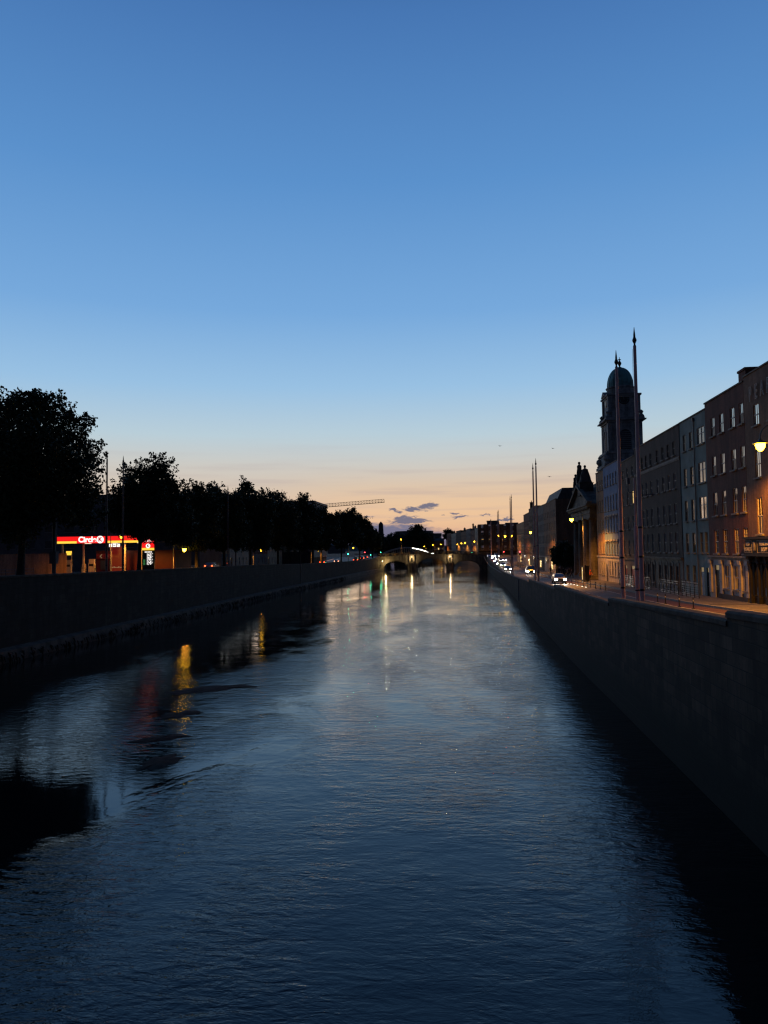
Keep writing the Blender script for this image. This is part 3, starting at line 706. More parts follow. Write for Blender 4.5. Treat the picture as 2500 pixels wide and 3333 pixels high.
    if pip:
        u = U(pip); q = MB(); q.tube([(-.08, u, 0), (-.08, u, H_-.2)], .05, 6); q.box(-.2, -.003, u-.12, u+.12, H_-.55, H_-.2); q.build('downpipe', M_lead, t)
    return t

FX = 23.0
# --- the corner pub at the right edge
rows = [(8.75, 2.15), (11.95, 2.15), (15.5, 1.85), (19.0, 1.8)]
pw = []
for y in (59.25, 56.4, 53.5, 50.6):
    for z, h, st in ((10.15, 2.8, 'sash'), (14.5, 2.1, 'sash'), (18.55, 1.65, 'sash')): pw.append((y, z, 1.05, h, st))
pub = building('corner_pub', 'orange-lit brick pub at the right edge with a black shopfront and tall lettering', FX, 47.5, 61.55, 4.62, 22.75, M_brickO, pw, cat='pub',
               chim=[(60.6, 3.6, 1.6, .9)], gf=(8.45, M_shop), doors=[(52.2, 1.3, 2.9, M_black)], cornice=[(8.5, .12, .16, M_shop)])
def text_part(txt, size, mt, parent, loc, rot, ext=.03, name='lettering', thick=0.0, xs=1.0, outline=0):
    c = bpy.data.curves.new('txt', 'FONT'); c.body = txt; c.size = size; c.extrude = ext; c.align_x = 'CENTER'; c.align_y = 'CENTER'; c.offset = thick
    if outline: c.fill_mode = 'NONE'; c.extrude = 0; c.bevel_depth = outline; c.bevel_resolution = 1
    o = bpy.data.objects.new('txt', c); C.objects.link(o)
    dg = bpy.context.evaluated_depsgraph_get(); me = bpy.data.meshes.new_from_object(o.evaluated_get(dg)); bpy.data.objects.remove(o)
    me.name = name
    me.materials.clear(); me.materials.append(mt)
    k = link(name, me, parent, loc); k.rotation_euler = rot; k.scale = (xs, 1, 1); return k
RF = (PI/2, 0, -PI/2)     # text on a wall facing -x
# letters on the pub: built one by one, tall and thin
for i, ch in enumerate('PEARSE'):
    y = 59.95-i*1.12
    text_part(ch, 1.6, M_frame, pub, (-.10, y-47.5, 20.95-4.62+.1), RF, .03, 'wall_letter', 0.0, .62, .028)
# fascia board
f = MB(); y0, y1 = .2, 13.85
f.box(-.42, -.003, y0, y1, 8.62-4.62, 9.75-4.62); f.box(-.55, -.003, y0-.1, y1+.1, 9.75-4.62, 9.93-4.62); f.box(-.48, -.003, y0-.05, y1+.05, 8.45-4.62, 8.62-4.62)
fb = f.build('fascia_board', M_shop, pub)
for k, (yy, a, b) in enumerate([(60.7, 'RED', 'HEARTS'), (57.6, 'PIERCING', 'BODY')]):
    fr = MB(); u = yy-47.5; w = .78 if k == 0 else 1.3
    for (aa, bb, cc, dd) in ((-w, w, 4.08, 4.13), (-w, w, 5.0, 5.05), (-w, -w+.05, 4.13, 5.0), (w-.05, w, 4.13, 5.0)): fr.box(-.45, -.422, u+aa, u+bb, cc, dd)
    pn = fr.build('sign_border', M_sill, pub)
    text_part(a, .40, M_white, pub, (-.44, u, 4.76), RF, .012, 'sign_lettering', .012)
    text_part(b, .40, M_white, pub, (-.44, u, 4.34), RF, .012, 'sign_lettering', .012)
ov = MB(); ov.lathe([(.01, -.5), (.18, -.35), (.24, 0), (.18, .35), (.01, .5)], (0, 0, 0), 12); o_ = ov.build('oval_plaque', M_sill, pub, (-.44, 59.45-47.5, 4.57)); o_.scale = (.3, 1, .85)
for k in range(9):                                   # turned pilasters of the shopfront
    u = 13.75-.3-k*1.55; q = MB(); q.box(-.30, -.003, u-.17, u+.17, 0, .7); q.lathe([(.13, .7), (.10, .85), (.12, 2.0), (.10, 3.1), (.17, 3.25), (.10, 3.35), (.2, 3.7), (.24, 3.8)], (-.17, u, 0), 12); q.build('shopfront_column', M_shop, pub)
for k in range(8):
    u = 13.75-1.07-k*1.55; q = MB(); q.box(-.02, -.004, u-.5, u+.5, .55, .62); q.build('stall_riser', M_black, pub)
    q = MB(); q.add([(-.01, u-.52, .7), (-.01, u+.52, .7), (-.01, u+.52, 3.3), (-.01, u-.52, 3.3)], [(0, 1, 2, 3)]); q.build('shop_window', M_glass, pub)
    
# --- red-brown brick house
bw_ = []
for y in (69.0, 66.8, 64.2, 62.25):
    for z, h, st in ((8.62, 2.1, 'sash6'), (11.98, 2.1, 'sash'), (15.6, 1.75, 'sash'), (19.15, 1.7, 'sash')): bw_.append((y, z, .98 if y > 62.5 else .9, h, st))
for y in (66.7, 64.5, 62.3): bw_.append((y, 5.6, 1.0, 2.0, 'sash'))
hs = building('brick_townhouse', 'tall red-brown brick townhouse with white-stuccoed ground floor, left of the pub', FX, 61.6, 71.0, 4.55, 22.45, M_brickR, bw_, cat='townhouse',
              gf=(8.2, M_white), doors=[(69.2, 1.15, 3.0)], cornice=[(8.28, .28, .14, M_sill)], chim=[(62.3, .2, 1.5, 1.0)])
for y in (70.6, 67.75, 65.55, 63.4, 61.85):
    q = MB(); u = y-61.6; q.box(-.16, -.003, u-.25, u+.25, .55, 3.15); q.box(-.24, -.003, u-.3, u+.3, 3.15, 3.5)
    for z in (1.1, 1.65, 2.2, 2.75): q.box(-.175, -.16, u-.25, u+.25, z, z+.02)
    q.build('pilaster', M_white, hs)
q = MB(); q.box(-.20, -.003, 0.1, 6.8, -.3, .55); q.build('plinth', M_stoneD, hs)
# --- pale green house
gw_ = []
for y in (77.75, 75.65):
    for z, h in ((8.65, 1.95), (11.8, 2.1), (15.35, 1.8), (18.95, 1.65)): gw_.append((y, z, .92, h, 'sash', M_glass2, M_sill))
for z, h in ((11.85, 2.1), (15.3, 1.95), (19.0, 1.6)): gw_.append((72.6, z, 2.1, h, 'pair', M_glassI if z > 18 else M_glass2, M_frame))
for y in (73.3, 71.95): gw_.append((y, 8.65, .8, 1.95, 'sash', None, M_sill))
for y in (77.9, 75.8): gw_.append((y, 5.7, .95, 1.7, 'sash', None, M_sill))
gh = building('green_townhouse', 'pale green rendered townhouse with a downpipe and one column of paired windows', FX+.06, 71.05, 79.2, 4.45, 22.0, M_green, gw_, cat='townhouse',
              doors=[(73.5, 1.05, 2.8, M_frame), (71.75, .95, 2.8, M_black)], pip=74.4)
# --- wide dark brick terrace with arched stone ground floor
dys = [95.0, 93.05, 90.85, 88.0, 85.6, 83.4, 81.25]
dw = []
for y in dys:
    for z, h in ((8.65, 2.15), (11.75, 2.1), (15.45, 1.65), (19.0, 1.45)): dw.append((y, z, .9, h, 'sash', M_glassI if z > 18 else None, M_frame if z < 18 else M_sill))
    dw.append((y, 5.1, .85, 2.1, 'sash', None, M_sill))
dk = building('brick_terrace', 'wide dark brick terrace with a pale band under its top floor and arched ground floor', FX, 79.25, 98.9, 4.15, 21.95, M_brickD, dw, cat='terrace',
              gf=(7.85, M_stoneS), cornice=[(18.42, .10, .22, M_sill), (7.95, .22, .16, M_stoneS)], doors=[(96.9, 1.1, 2.9)])
for y in dys:
    q = MB(); u = y-79.25; n = 12
    for k in range(n):
        a0, a1 = PI*k/n, PI*(k+1)/n
        for r0, r1 in ((.62, .85),):
            q.add([(-.07, u+r0*math.cos(a0), 3.02+r0*math.sin(a0)*.55), (-.07, u+r1*math.cos(a0), 3.02+r1*math.sin(a0)*.62), (-.07, u+r1*math.cos(a1), 3.02+r1*math.sin(a1)*.62), (-.07, u+r0*math.cos(a1), 3.02+r0*math.sin(a1)*.55),
                   (0, u+r1*math.cos(a0), 3.02+r1*math.sin(a0)*.62), (0, u+r1*math.cos(a1), 3.02+r1*math.sin(a1)*.62)], [(0, 1, 2, 3), (1, 4, 5, 2)])
    q.box(-.06, -.003, u-.72, u-.52, .2, 3.0); q.box(-.06, -.003, u+.52, u+.72, .2, 3.0)
    q.build('arch_surround', M_stoneS, dk)
# --- narrow dark brick house behind the flag poles
nw = []
for y in (106.0, 103.2, 100.3):
    for z, h in ((8.3, 1.9), (11.7, 1.7), (15.0, 1.7), (18.7, 1.3)):
        nw.append((y, z, .95, h, 'sash', M_glassLit if (y < 101 and 14 < z < 16) else None, M_frame))
building('narrow_brick_house', 'narrow dark brick house with one lit window, beside the pale blue building', FX, 98.95, 107.6, 3.95, 21.15, M_brickD, nw, cat='townhouse',
         doors=[(105.6, 1.2, 2.8, M_redP), (101.5, 2.2, 2.8, M_redP)], gf=(7.6, M_grey), cornice=[(7.6, .2, .15, M_stoneS)])
# --- pale blue house
blw = []
for y in (118.6, 116.6, 114.6, 112.6, 110.6):
    for z, h in ((8.2, 1.95), (11.5, 2.45), (14.85, 2.3), (18.65, 1.75)): blw.append((y, z, .95, h, 'sash6' if z < 15 else 'sash', None, M_frame))
    if y < 118: blw.append((y, 4.95, .95, 2.2, 'sash'))
bl = building('blue_building', 'pale blue rendered building with five close window bays above a pale ground floor', FX, 107.65, 120.1, 3.8, 21.8, M_blue, blw, cat='building',
              gf=(7.55, M_white), cornice=[(7.75, .2, .18, M_white)], doors=[(118.9, 1.1, 2.9)])
for y in (118.6, 116.6, 114.6, 112.6, 110.6):
    for z in (13.98, 10.2):
        q = MB(); u = y-107.65; q.box(-.14, -.003, u-.6, u+.6, z-3.8, z-3.8+.22); q.box(-.10, -.003, u-.55, u-.45, z-4.25, z-3.802); q.box(-.10, -.003, u+.45, u+.55, z-4.25, z-3.802); q.build('window_hood', M_white, bl)
# --- orange brick house beside the church
ow = []
for y in (124.6, 122.7, 120.95):
    for z, h in ((8.3, 1.95), (11.6, 2.05), (15.0, 1.9), (18.5, 1.6)): ow.append((y, z, .85, h, 'sash', None, M_frame))
    ow.append((y, 4.9, .85, 2.1, 'sash'))
building('ochre_brick_house', 'ochre brick house with three window bays squeezed between church and blue building', FX, 120.15, 126.4, 3.7, 21.5, M_brickP, ow, cat='townhouse',
         gf=(7.55, M_cream), cornice=[(7.75, .2, .18, M_white)])

# ------------------------------------------------------------------ church with portico and domed clock tower
CH0, CH1, CXF = 127.2, 148.4, 21.9
ch = thing('church', 'classical stone church with columned portico beside the ochre house', 'church', (CXF, CH0, 3.55))
Wc = CH1-CH0
b = MB(); b.box(3.6, 26, .6, Wc-.6, -1.2, 17.6); b.box(3.4, 26, .3, Wc-.3, 15.3-3.55-.4, 15.3-3.55+.1); b.build('wall', M_stone, ch)
b = MB(); b.box(-.4, 3.6, -.1, Wc+.1, -1.2, .45); b.box(-.75, -.4, .5, Wc-.5, -1.2, .22); b.build('steps', M_stoneS, ch)
cz0, cz1 = .45, 15.3-3.55-1.0
for k, y in enumerate((1.9, 7.6, 13.3, 19.0)):
    q = MB(); q.box(.0, 1.9, y-.95, y+.95, cz0, cz0+.35)
    r = .74; q.lathe([(r*1.25, cz0+.35), (r*1.3, cz0+.5), (r*1.1, cz0+.62), (r*1.05, cz0+.75), (r, cz0+.95), (r*.99, cz0+4), (r*.93, cz0+7.2), (r*.84, cz1-.75), (r*.84, cz1-.55), (r*.98, cz1-.5), (r*.88, cz1-.42), (r*1.15, cz1-.2)], (.95, y, 0), 28)
    q.box(.05, 1.85, y-.95, y+.95, cz1-.2, cz1+.0); q.build('column', M_stone, ch, smooth=False)
for y in (.55, 5.2, 9.9, 15.6, 20.6):
    q = MB(); q.box(3.35, 3.597, y-.5, y+.5, .45, cz1); q.build('pilaster', M_stoneS, ch)
for y, h in ((10.6, 5.4), (4.2, 3.6), (17.0, 3.6)):
    q = MB(); q.box(3.52, 3.594, y-.9, y+.9, .45, .45+h); d_ = q.build('door', M_black, ch); q = MB(); q.lathe([(.05, -.05), (.06, 0), (.05, .05)], (3.45, y+.3, 1.6), 8); q.build('handle', M_steel, d_)
e = MB(); ez = cz1
e.box(.1, 4.2, 0, Wc, ez, ez+.75); e.box(.0, 4.2, -.1, Wc+.1, ez+.75, ez+.9); e.box(.14, 4.2, .04, Wc-.04, ez+.9, ez+1.8); e.box(-.35, 4.2, -.4, Wc+.4, ez+1.8, ez+2.05); e.box(-.6, 4.2, -.65, Wc+.65, ez+2.05, ez+2.35)
for k in range(38): y = .3+k*(Wc-.6)/37; e.box(-.3, -.02, y-.14, y+.14, ez+1.55, ez+1.797)
e.build('entablature', M_stoneS, ch)
pz = ez+2.35; p_ = MB(); ay = 3.6
p_.prism([(-.65, pz), (Wc+.65, pz), (Wc/2, pz+ay)], 'x', .3, 4.0)
p_.build('pediment', M_stone, ch)
rk = MB()
for a, b2 in (((-.8, pz+.0), (Wc/2, pz+ay+.05)), ((Wc+.8, pz+.0), (Wc/2, pz+ay+.05))):
    rk.prism([(a[0], a[1]), (b2[0], b2[1]), (b2[0], b2[1]+.42), (a[0], a[1]+.36)], 'x', -.45, .296)
rk.build('raking_cornice', M_stoneS, ch)
at_ = MB(); at_.box(4.0, 14, 2, 19, pz-.5, pz+2.9); at_.box(3.8, 14.2, 1.8, 19.2, pz+2.9, pz+3.2); at_.build('attic', M_stone, ch)
# statues
def statue(label, base, h, wide=False, lean=0.0, rz=0):
    """robed figure on a block: one continuous body"""
    t = thing('statue', label, 'statue', base, rz, 'statues on the church pediment')
    q = MB(); w = .6 if not wide else 1.2; ph = max(.35, h-(3.3 if h > 3.4 else 2.3))
    q.box(-w, w, -w, w, -.25, ph); q.box(-w-.08, w+.08, -w-.08, w+.08, ph, ph+.12); q.build('plinth', M_stoneD, t)
    z0 = ph+.12; s = (h-z0)/2.0
    prof = [(.36, 0), (.40, .08), (.33, .35), (.30, .7), (.27, .95), (.30, 1.15), (.33, 1.4), (.34, 1.52), (.25, 1.62), (.11, 1.67), (.09, 1.72), (.125, 1.78), (.15, 1.87), (.14, 1.95), (.08, 2.02), (.01, 2.04)]
    m = MB(); n = 14; v = []; f = []
    for i, (r, z) in enumerate(prof):
        for k in range(n):
            a = 2*PI*k/n; rr = r*(1.45 if wide and z < 1.6 else 1.12 if not wide and .5 < z < 1.6 else 1.0)*(1+.10*math.sin(a*5+i*.7)*(z < 1.4)); sx = .72 if 1.0 < z < 1.65 else 1
            v.append((rr*math.cos(a)*s*sx*(1.25 if wide and z < 1.2 else 1), rr*math.sin(a)*s*(1.35 if wide and z < 1.3 else 1)+lean*z*s, z0+z*s))
    for i in range(len(prof)-1):
        for k in range(n): f.append((i*n+k, i*n+(k+1) % n, (i+1)*n+(k+1) % n, (i+1)*n+k))
    f.append(tuple(range(n))); m.add(v, f)
    def limb(pts, rad): m.tube([(p[0]*s, p[1]*s+lean*p[2]*s, z0+p[2]*s) for p in pts], [r*s for r in rad], 8)
    limb([(0, .27, 1.5), (-.06, .40, 1.22), (-.22, .34, 1.05)], [.10, .085, .05]); limb([(0, -.27, 1.5), (-.05, -.38, 1.2), (-.2, -.30, 1.35)], [.10, .085, .05])
    bb = m.build('body', M_stoneD, t, smooth=True)
    return t
ax = CXF+1.0
sc = lambda px, py: at(px, py, X=ax)
top = sc(1885, 1504); statue('tall robed stone statue standing on the very peak of the church pediment', (ax, top.y, 3.55+pz+ay+.1), top.z-(3.55+pz+ay+.1))
low_ = sc(1873, 1543); statue('smaller stone statue on the far slope of the pediment', (ax, low_.y, 3.55+pz+ay*.52), low_.z-(3.55+pz+ay*.52)-.1)
q_ = sc(1902, 1516); statue('broad draped stone statue group nearest the tower on the pediment', (ax, q_.y-.5, 3.55+pz+ay*.60), q_.z-(3.55+pz+ay*.60), wide=True)
# tower
TX, TY = 30.0, 138.2; hw = 2.88
tw = thing('clock_tower', 'square stone clock tower with a green copper dome rising behind the church portico', 'tower', (TX, TY, 15.0))
def tz(z150): return 9.3+(z150-9.3)*.898-15.0
b = MB(); b.box(-hw-.5, hw+.5, -hw-.5, hw+.5, -8, tz(25.1)); b.box(-hw-1.1, hw+1.1, -hw-1.1, hw+1.1, tz(25.1), tz(25.1)+.5); b.box(-hw-.35, hw+.35, -hw-.35, hw+.35, tz(25.1)+.5, tz(28.4)-.4); b.box(-hw-.55, hw+.55, -hw-.55, hw+.55, tz(28.4)-.4, tz(28.4)); b.build('base', M_tower, tw)
for sx in (-1, 1):
    for sy in (-1, 1):
        q = MB(); q.lathe([(.42, 0), (.5, .3), (.3, .55), (.62, 1.0), (.55, 1.5), (.2, 1.8), (.3, 2.0), (.05, 2.35)], (sx*(hw+.55), sy*(hw+.55), tz(25.1)+.5), 12); q.build('urn', M_towerT, tw)
# belfry stage with arched openings
z0, z1 = tz(28.4), tz(34.2)
b = MB(); b.box(-hw, hw, -hw, hw, z0, z1)
for sx in (-1, 1):
    for sy in (-1, 1): b.box(sx*(hw-.9), sx*(hw+.14), sy*(hw-.9), sy*(hw+.14), z0, z1-.1)
b.build('belfry', M_tower, tw)
aw, az_ = 1.05, z0+3.4-.55
poly = [(-aw, z0+.35), (aw, z0+.35), (aw, az_)]+[(aw*math.cos(a), az_+aw*math.sin(a)) for a in np.linspace(0, PI, 11)[1:-1]]+[(-aw, az_)]
for kind in ('front', 'side'):
    q = MB()
    if kind == 'front': q.prism(poly, 'y', -hw-.05, -hw-.004)
    else: q.prism(poly, 'x', -hw-.05, -hw-.004)
    lv = q.build('louvred_opening', M_slate, tw); r = MB()
    for k in range(9):
        z = z0+.5+k*.36
        if kind == 'front': r.box(-aw+.05, aw-.05, -hw-.12, -hw-.052, z, z+.08)
        else: r.box(-hw-.12, -hw-.052, -aw+.05, aw-.05, z, z+.08)
    for k in range(12):
        a0, a1 = PI*k/12, PI*(k+1)/12
        P4 = [((aw+d)*math.cos(a), az_+(aw+d)*math.sin(a)) for a in (a0, a1) for d in (.02, .34)]
        P4 = [P4[0], P4[1], P4[3], P4[2]]
        if kind == 'front': r.prism(P4, 'y', -hw-.16, -hw-.004)
        else: r.prism(P4, 'x', -hw-.16, -hw-.004)
    r.build('arch_surround', M_towerT, tw)
b = MB(); b.box(-hw-.25, hw+.25, -hw-.25, hw+.25, z1, z1+.35); b.box(-hw-.75, hw+.75, -hw-.75, hw+.75, z1+.35, z1+.55); b.box(-hw-.5, hw+.5, -hw-.5, hw+.5, z1+.6, z1+.85); b.build('cornice', M_towerT, tw)
# clock stage
z2, z3 = z1+.85, tz(39.3); h2 = 2.62
b = MB(); b.box(-h2, h2, -h2, h2, z2, z3)
for sx in (-1, 1):
    for sy in (-1, 1): b.box(sx*(h2-.55), sx*(h2+.22), sy*(h2-.55), sy*(h2+.22), z2+1.0, z3); b.lathe([(.5, 0), (.55, .25), (.25, .6), (.45, 1.0), (.1, 1.3)], (sx*(h2+.25), sy*(h2+.25), z2), 10)
b.build('clock_stage', M_tower, tw)
for kind in ('front', 'side'):
    q = MB(); q.lathe([(.98, 0), (.98, .07), (.86, .10), (.01, .10)], (0, 0, 0), 32); cf = q.build('clock_face', M_black, tw)
    cz = tz(38.9)
    if kind == 'front': cf.location = (0, -h2, cz); cf.rotation_euler = (PI/2, 0, 0)
    else: cf.location = (-h2, 0, cz); cf.rotation_euler = (PI/2, 0, -PI/2)
    q = MB()
    for k in range(12):
        a = 2*PI*k/12; c_, s_ = math.cos(a), math.sin(a); vv = [(.62, -.035), (.82, -.035), (.82, .035), (.62, .035)]
        q.add([(x*c_-y*s_, x*s_+y*c_, .108) for x, y in vv], [(0, 1, 2, 3)])
    q.build('hour_marks', M_copper, cf)
    q = MB()
    for a, l_, w in ((R(88), .72, .035), (R(100), .5, .05)):
        c_, s_ = math.cos(a), math.sin(a); vv = [(-.12, -w), (l_, -w*.5), (l_, w*.5), (-.12, w)]
        q.add([(x*c_-y*s_, x*s_+y*c_, .118+w*.1) for x, y in vv], [(0, 1, 2, 3)])
    q.build('clock_hands', M_sill, cf)
b = MB(); b.box(-h2-.22, h2+.22, -h2-.22, h2+.22, z3, z3+.3); b.box(-h2-.42, h2+.42, -h2-.42, h2+.42, z3+.3, z3+.6); b.build('cornice', M_towerT, tw)
for kk in range(2):
    q = MB(); P3 = [(-1.6, z3+.6), (1.6, z3+.6), (0, z3+1.5)]
    q.prism(P3, 'y' if kk == 0 else 'x', -h2-.6, -h2+.4); q.build('gablet', M_towerT, tw)
zd = tz(42.0)
b = MB(); b.lathe([(2.42, z3+.6), (2.42, zd-.6), (2.52, zd-.5), (2.6, zd-.3), (2.3, zd-.1)], (0, 0, 0), 32); b.build('drum', M_tower, tw)
zt_ = tz(45.9); hd = zt_-zd
b = MB(); prof = [(2.32*math.cos(a)**.9 if a < 1.5 else .22, zd-.1+(hd+.1)*math.sin(a)) for a in np.linspace(0, 1.49, 14)]+[(.3, zt_), (.34, zt_+.12)]
b.lathe(prof, (0, 0, 0), 32)
dm = b.build('dome', M_copper, tw, smooth=True)
rb_ = MB()
for k in range(16):
    a = 2*PI*k/16; rb_.tube([((r+.02)*math.cos(a), (r+.02)*math.sin(a), z) for r, z in prof[:-2]], .045, 5)
rb_.build('ribs', M_copper, dm)
b = MB(); b.lathe([(.2, zt_+.12), (.12, zt_+.3), (.34, zt_+.75), (.34, zt_+.95), (.10, zt_+1.35), (.07, zt_+1.5), (.16, zt_+1.6), (.05, zt_+1.72), (.05, tz(47.8)+.3)], (0, 0, 0), 12)
b.box(-.3, .3, -.04, .04, tz(47.8)-.25, tz(47.8)-.12); b.build('finial', M_black, tw)
# ------------------------------------------------------------------ terrace beyond the church (right bank)
def terrace(name, label, X, y0, y1, zt, wm, nb, floors=4, cat='terrace house', group='houses along the right quay beyond the church', w=1.0, style='sash', lit=(), **k):
    zb = zr((y0+y1)/2) if y0 < 345 else 5.2
    ws = []; fh = (zt-1.1-(zb+4.3))/max(1, floors-1)
    sp = (y1-y0)/nb
    for i in range(nb):
        y = y0+sp*(i+.5)
        for j in range(floors-1):
            h = min(2.1, fh*.62)*(1.0 if j < floors-2 else .82)
            ws.append((y, zb+4.3+j*fh+.3, w, h, style, M_glassLit if (i, j) in lit else None, k.get('frame', M_frame)))
    k.pop('frame', None)
    return building(name, label, X, y0, y1, zb, zt, wm, ws, cat=cat, group=group, gf=(zb+3.9, k.pop('gfm', M_shop)), cornice=[(zb+3.85, .2, .2, M_sill)],
                    doors=[(y0+sp*.5, 1.1, 2.8)], extra_holes=(), **k)
t1 = terrace('brick_house', 'tall brown brick corner house with mansard roof beside the tree-filled churchyard', FX, 178.5, 204, 20.9, M_brickO, 7, 5, roof='mansard', depth=16, chim=[(199, 5, 2, 1.6)], gfm=M_cream, lit=((0, 0), (2, 0)))
t2 = terrace('brick_house', 'pale grey rendered house adjoining the mansard-roofed corner house', FX, 204.1, 222, 21.0, M_grey, 6, 5, chim=[(213, 3, 1.6, .5)])
t3 = terrace('brick_house', 'dark gabled house with a pinnacle at its far corner', FX, 222.1, 246, 21.9, M_brickD, 7, 5, chim=[(245.3, .4, 1.0, 2.2)], lit=((2, 0),))
t4 = terrace('brick_house', 'narrow brown brick house with a chimney stack, beyond the pinnacle', FX, 246.1, 266, 20.9, M_brickR, 6, 5, chim=[(262, 2, 2.4, 1.2)], gfm=M_cream)
t5 = terrace('brick_house', 'end house of the near row, ochre-lit, at the street corner by the bridge', FX, 266.1, 298, 18.6, M_brickP, 8, 4, chim=[(275, 4, 2.2, 1.4), (290, 4, 1.6, 1.1)], gfm=M_cream, lit=((5, 0),))
# rows beyond the bridge bend with the river
RX = lambda y: interp(y, [(352, 15.8), (470, 5.5), (640, -13.5)])
specs = [(352, 378, 21.8, M_grey, 4, 'pair', 'grey modern block with stepped roof facing the river beyond the bridge'), (379, 402, 21.2, M_brickO, 6, 'sash', 'flat-fronted ochre block next to the grey modern block'),
         (403, 428, 22.2, M_cream, 6, 'sash', 'pale block with balconies half way along the far right row'), (429, 450, 21.4, M_brickR, 5, 'sash', 'red brick block before the chimneyed house on the far row'),
         (451, 478, 23.0, M_grey, 6, 'sash', 'grey block with rooftop boxes on the far right row'), (479, 505, 22.0, M_brickO, 6, 'sash', 'brown block in the middle of the far right row'),
         (506, 536, 23.4, M_brickD, 6, 'sash', 'dark block with three chimneys on the far row'), (537, 570, 22.2, M_cream, 7, 'sash', 'pale block near the far end of the row'), (571, 606, 23.0, M_brickR, 7, 'sash', 'dark red end block with a round tree beside it')]
for i, (a, b, z, wm, nb, st, lab) in enumerate(specs):
    X = RX(a)
    o = terrace('far_block', lab, X, 0, b-a, z, wm, nb, 5, cat='building', group='buildings beyond the stone bridge', w=1.1 if st == 'sash' else 2.0, style=st, depth=14,
                chim=[((b-a)*.3, 4, 2, 1.3), ((b-a)*.75, 5, 1.4, 1.0)] if i % 2 else [((b-a)*.5, 4, 5, 1.5)], lit=((1, 0), (3, 1)) if i % 3 == 0 else ())
    ang = math.atan2(RX(b)-RX(a), b-a)
    o.location = (X, a, 4.4); o.rotation_euler = (0, 0, -ang)
# block closing the street behind the near row's end (its front faces the camera)
sb = building('street_block', 'dark brick block closing the side street right of the bridge', 0, 0, 22, 0, 16.2, M_brickO, [(y, z, 1.1, 1.8, 'sash') for y in (2.5, 6, 9.5, 13, 16.5, 20) for z in (4.6, 8.2, 11.6, 14.6)], gf=(4.0, M_shop))
sb.location = (31, 349, 4.3); sb.rotation_euler = (0, 0, PI/2)
m = MB(); m.box(3, 9, 12.5, 17.5, 15.8, 18.0); m.box(2.8, 9.2, 12.3, 17.7, 18.0, 18.2); m.box(3, 7, 3, 9, 15.8, 17.1); m.build('rooftop_plant', M_grey, sb)
# low lit row further still
for i, (px0, px1, Y, top, wm, lab) in enumerate([(1366, 1408, 640, 1764, M_cream, 'low pale house at the far bend of the river, left of the pair'), (1409, 1446, 640, 1762, M_brickP, 'low ochre house at the far bend of the river beside the tall row')]):
    a, b = at(px0, 1780, Y=Y), at(px1, 1780, Y=Y); zt = at(px0, top, Y=Y).z; w = b.x-a.x
    o = building('far_house', lab, 0, 0, w, 0, zt-4.6, wm, [(w*(k+.5)/5, 4.3, 1.1, 1.7, 'sash', M_glassLit if k == 2 else None) for k in range(5)], gf=(3.6, M_shop), roof='pitched', cat='house')
    o.location = (b.x, Y, 4.6); o.rotation_euler = (0, 0, PI/2)

# ------------------------------------------------------------------ skyline: drum, obelisk, towers far away
Yd = 900.0; a, b = at(1287, 1730, Y=Yd), at(1410, 1730, Y=Yd); zt_ = at(1350, 1729, Y=Yd).z; r_ = (b.x-a.x)/2
gt = thing('drum_building', 'broad round drum-shaped building on the skyline over the trees', 'building', ((a.x+b.x)/2, Yd, 5))
m = MB(); m.lathe([(r_, -2), (r_, zt_-5.9), (r_*1.02, zt_-5.8), (r_*1.02, zt_-5.2), (r_*.97, zt_-5)], (0, 0, 0), 48); m.build('wall', M_grey, gt)
m = MB(); m.lathe([(r_*.97, zt_-5.2), (r_*.5, zt_-4.7), (.3, zt_-4.6)], (0, 0, 0), 48); m.build('roof', M_slate, gt)
m = MB(); q0 = at(1405, 1737, Y=880); q1 = at(1436, 1740, Y=880); tt = thing('flat_block', 'flat-roofed grey block right of the round drum building on the skyline', 'building', (q0.x, 880, 5))
m.box(0, q1.x-q0.x, 0, 20, -1, q0.z-5); m.box(-.4, q1.x-q0.x+.4, -.4, 20.4, q0.z-5, q0.z-4.6); m.build('wall', M_grey, tt)
m = MB(); w_ = q1.x-q0.x
for k in range(5):
    for j in range(4): m.box(w_*(k+.2)/5, w_*(k+.8)/5, -.05, -.003, 5+j*4, 7+j*4)
tag(m.build('window_rows', M_glass, tt), kind='stuff')
Yo = 1800.0; top = at(1238.5, 1697, Y=Yo); wbase = 12.5
ob = thing('obelisk', 'tall tapering granite obelisk standing on the skyline left of the stone bridge', 'monument', (top.x+1.0, Yo, 5))
H_ = top.z-5; m = MB(); s0, s1 = 7.6, 4.9
m.add([(-s0, -s0, 8), (s0, -s0, 8), (s0, s0, 8), (-s0, s0, 8), (-s1, -s1, H_-6), (s1, -s1, H_-6), (s1, s1, H_-6), (-s1, s1, H_-6), (0, 0, H_)], [(0, 3, 2, 1), (0, 1, 5, 4), (1, 2, 6, 5), (2, 3, 7, 6), (3, 0, 4, 7), (4, 5, 8), (5, 6, 8), (6, 7, 8), (7, 4, 8)])
m.build('shaft', M_stoneD, ob); m = MB(); m.box(-12, 12, -12, 12, -1, 5); m.box(-10, 10, -10, 10, 5, 8); m.build('pedestal', M_stoneD, ob)
# chimney stack on the far row
m = MB(); q_ = at(1540, 1706, Y=700); tg = thing('tall_chimney', 'slim dark chimney standing over the far right roofs', 'chimney', (q_.x, 700, 5)); m.lathe([(.9, 0), (.75, q_.z-6), (.95, q_.z-5.6), (.95, q_.z-5)], (0, 0, 0), 12); m.build('stack', M_brickD, tg); m = MB(); m.lathe([(.5, q_.z-5), (.4, q_.z-4.2)], (0, 0, 0), 8); m.build('flue', M_lead, tg)

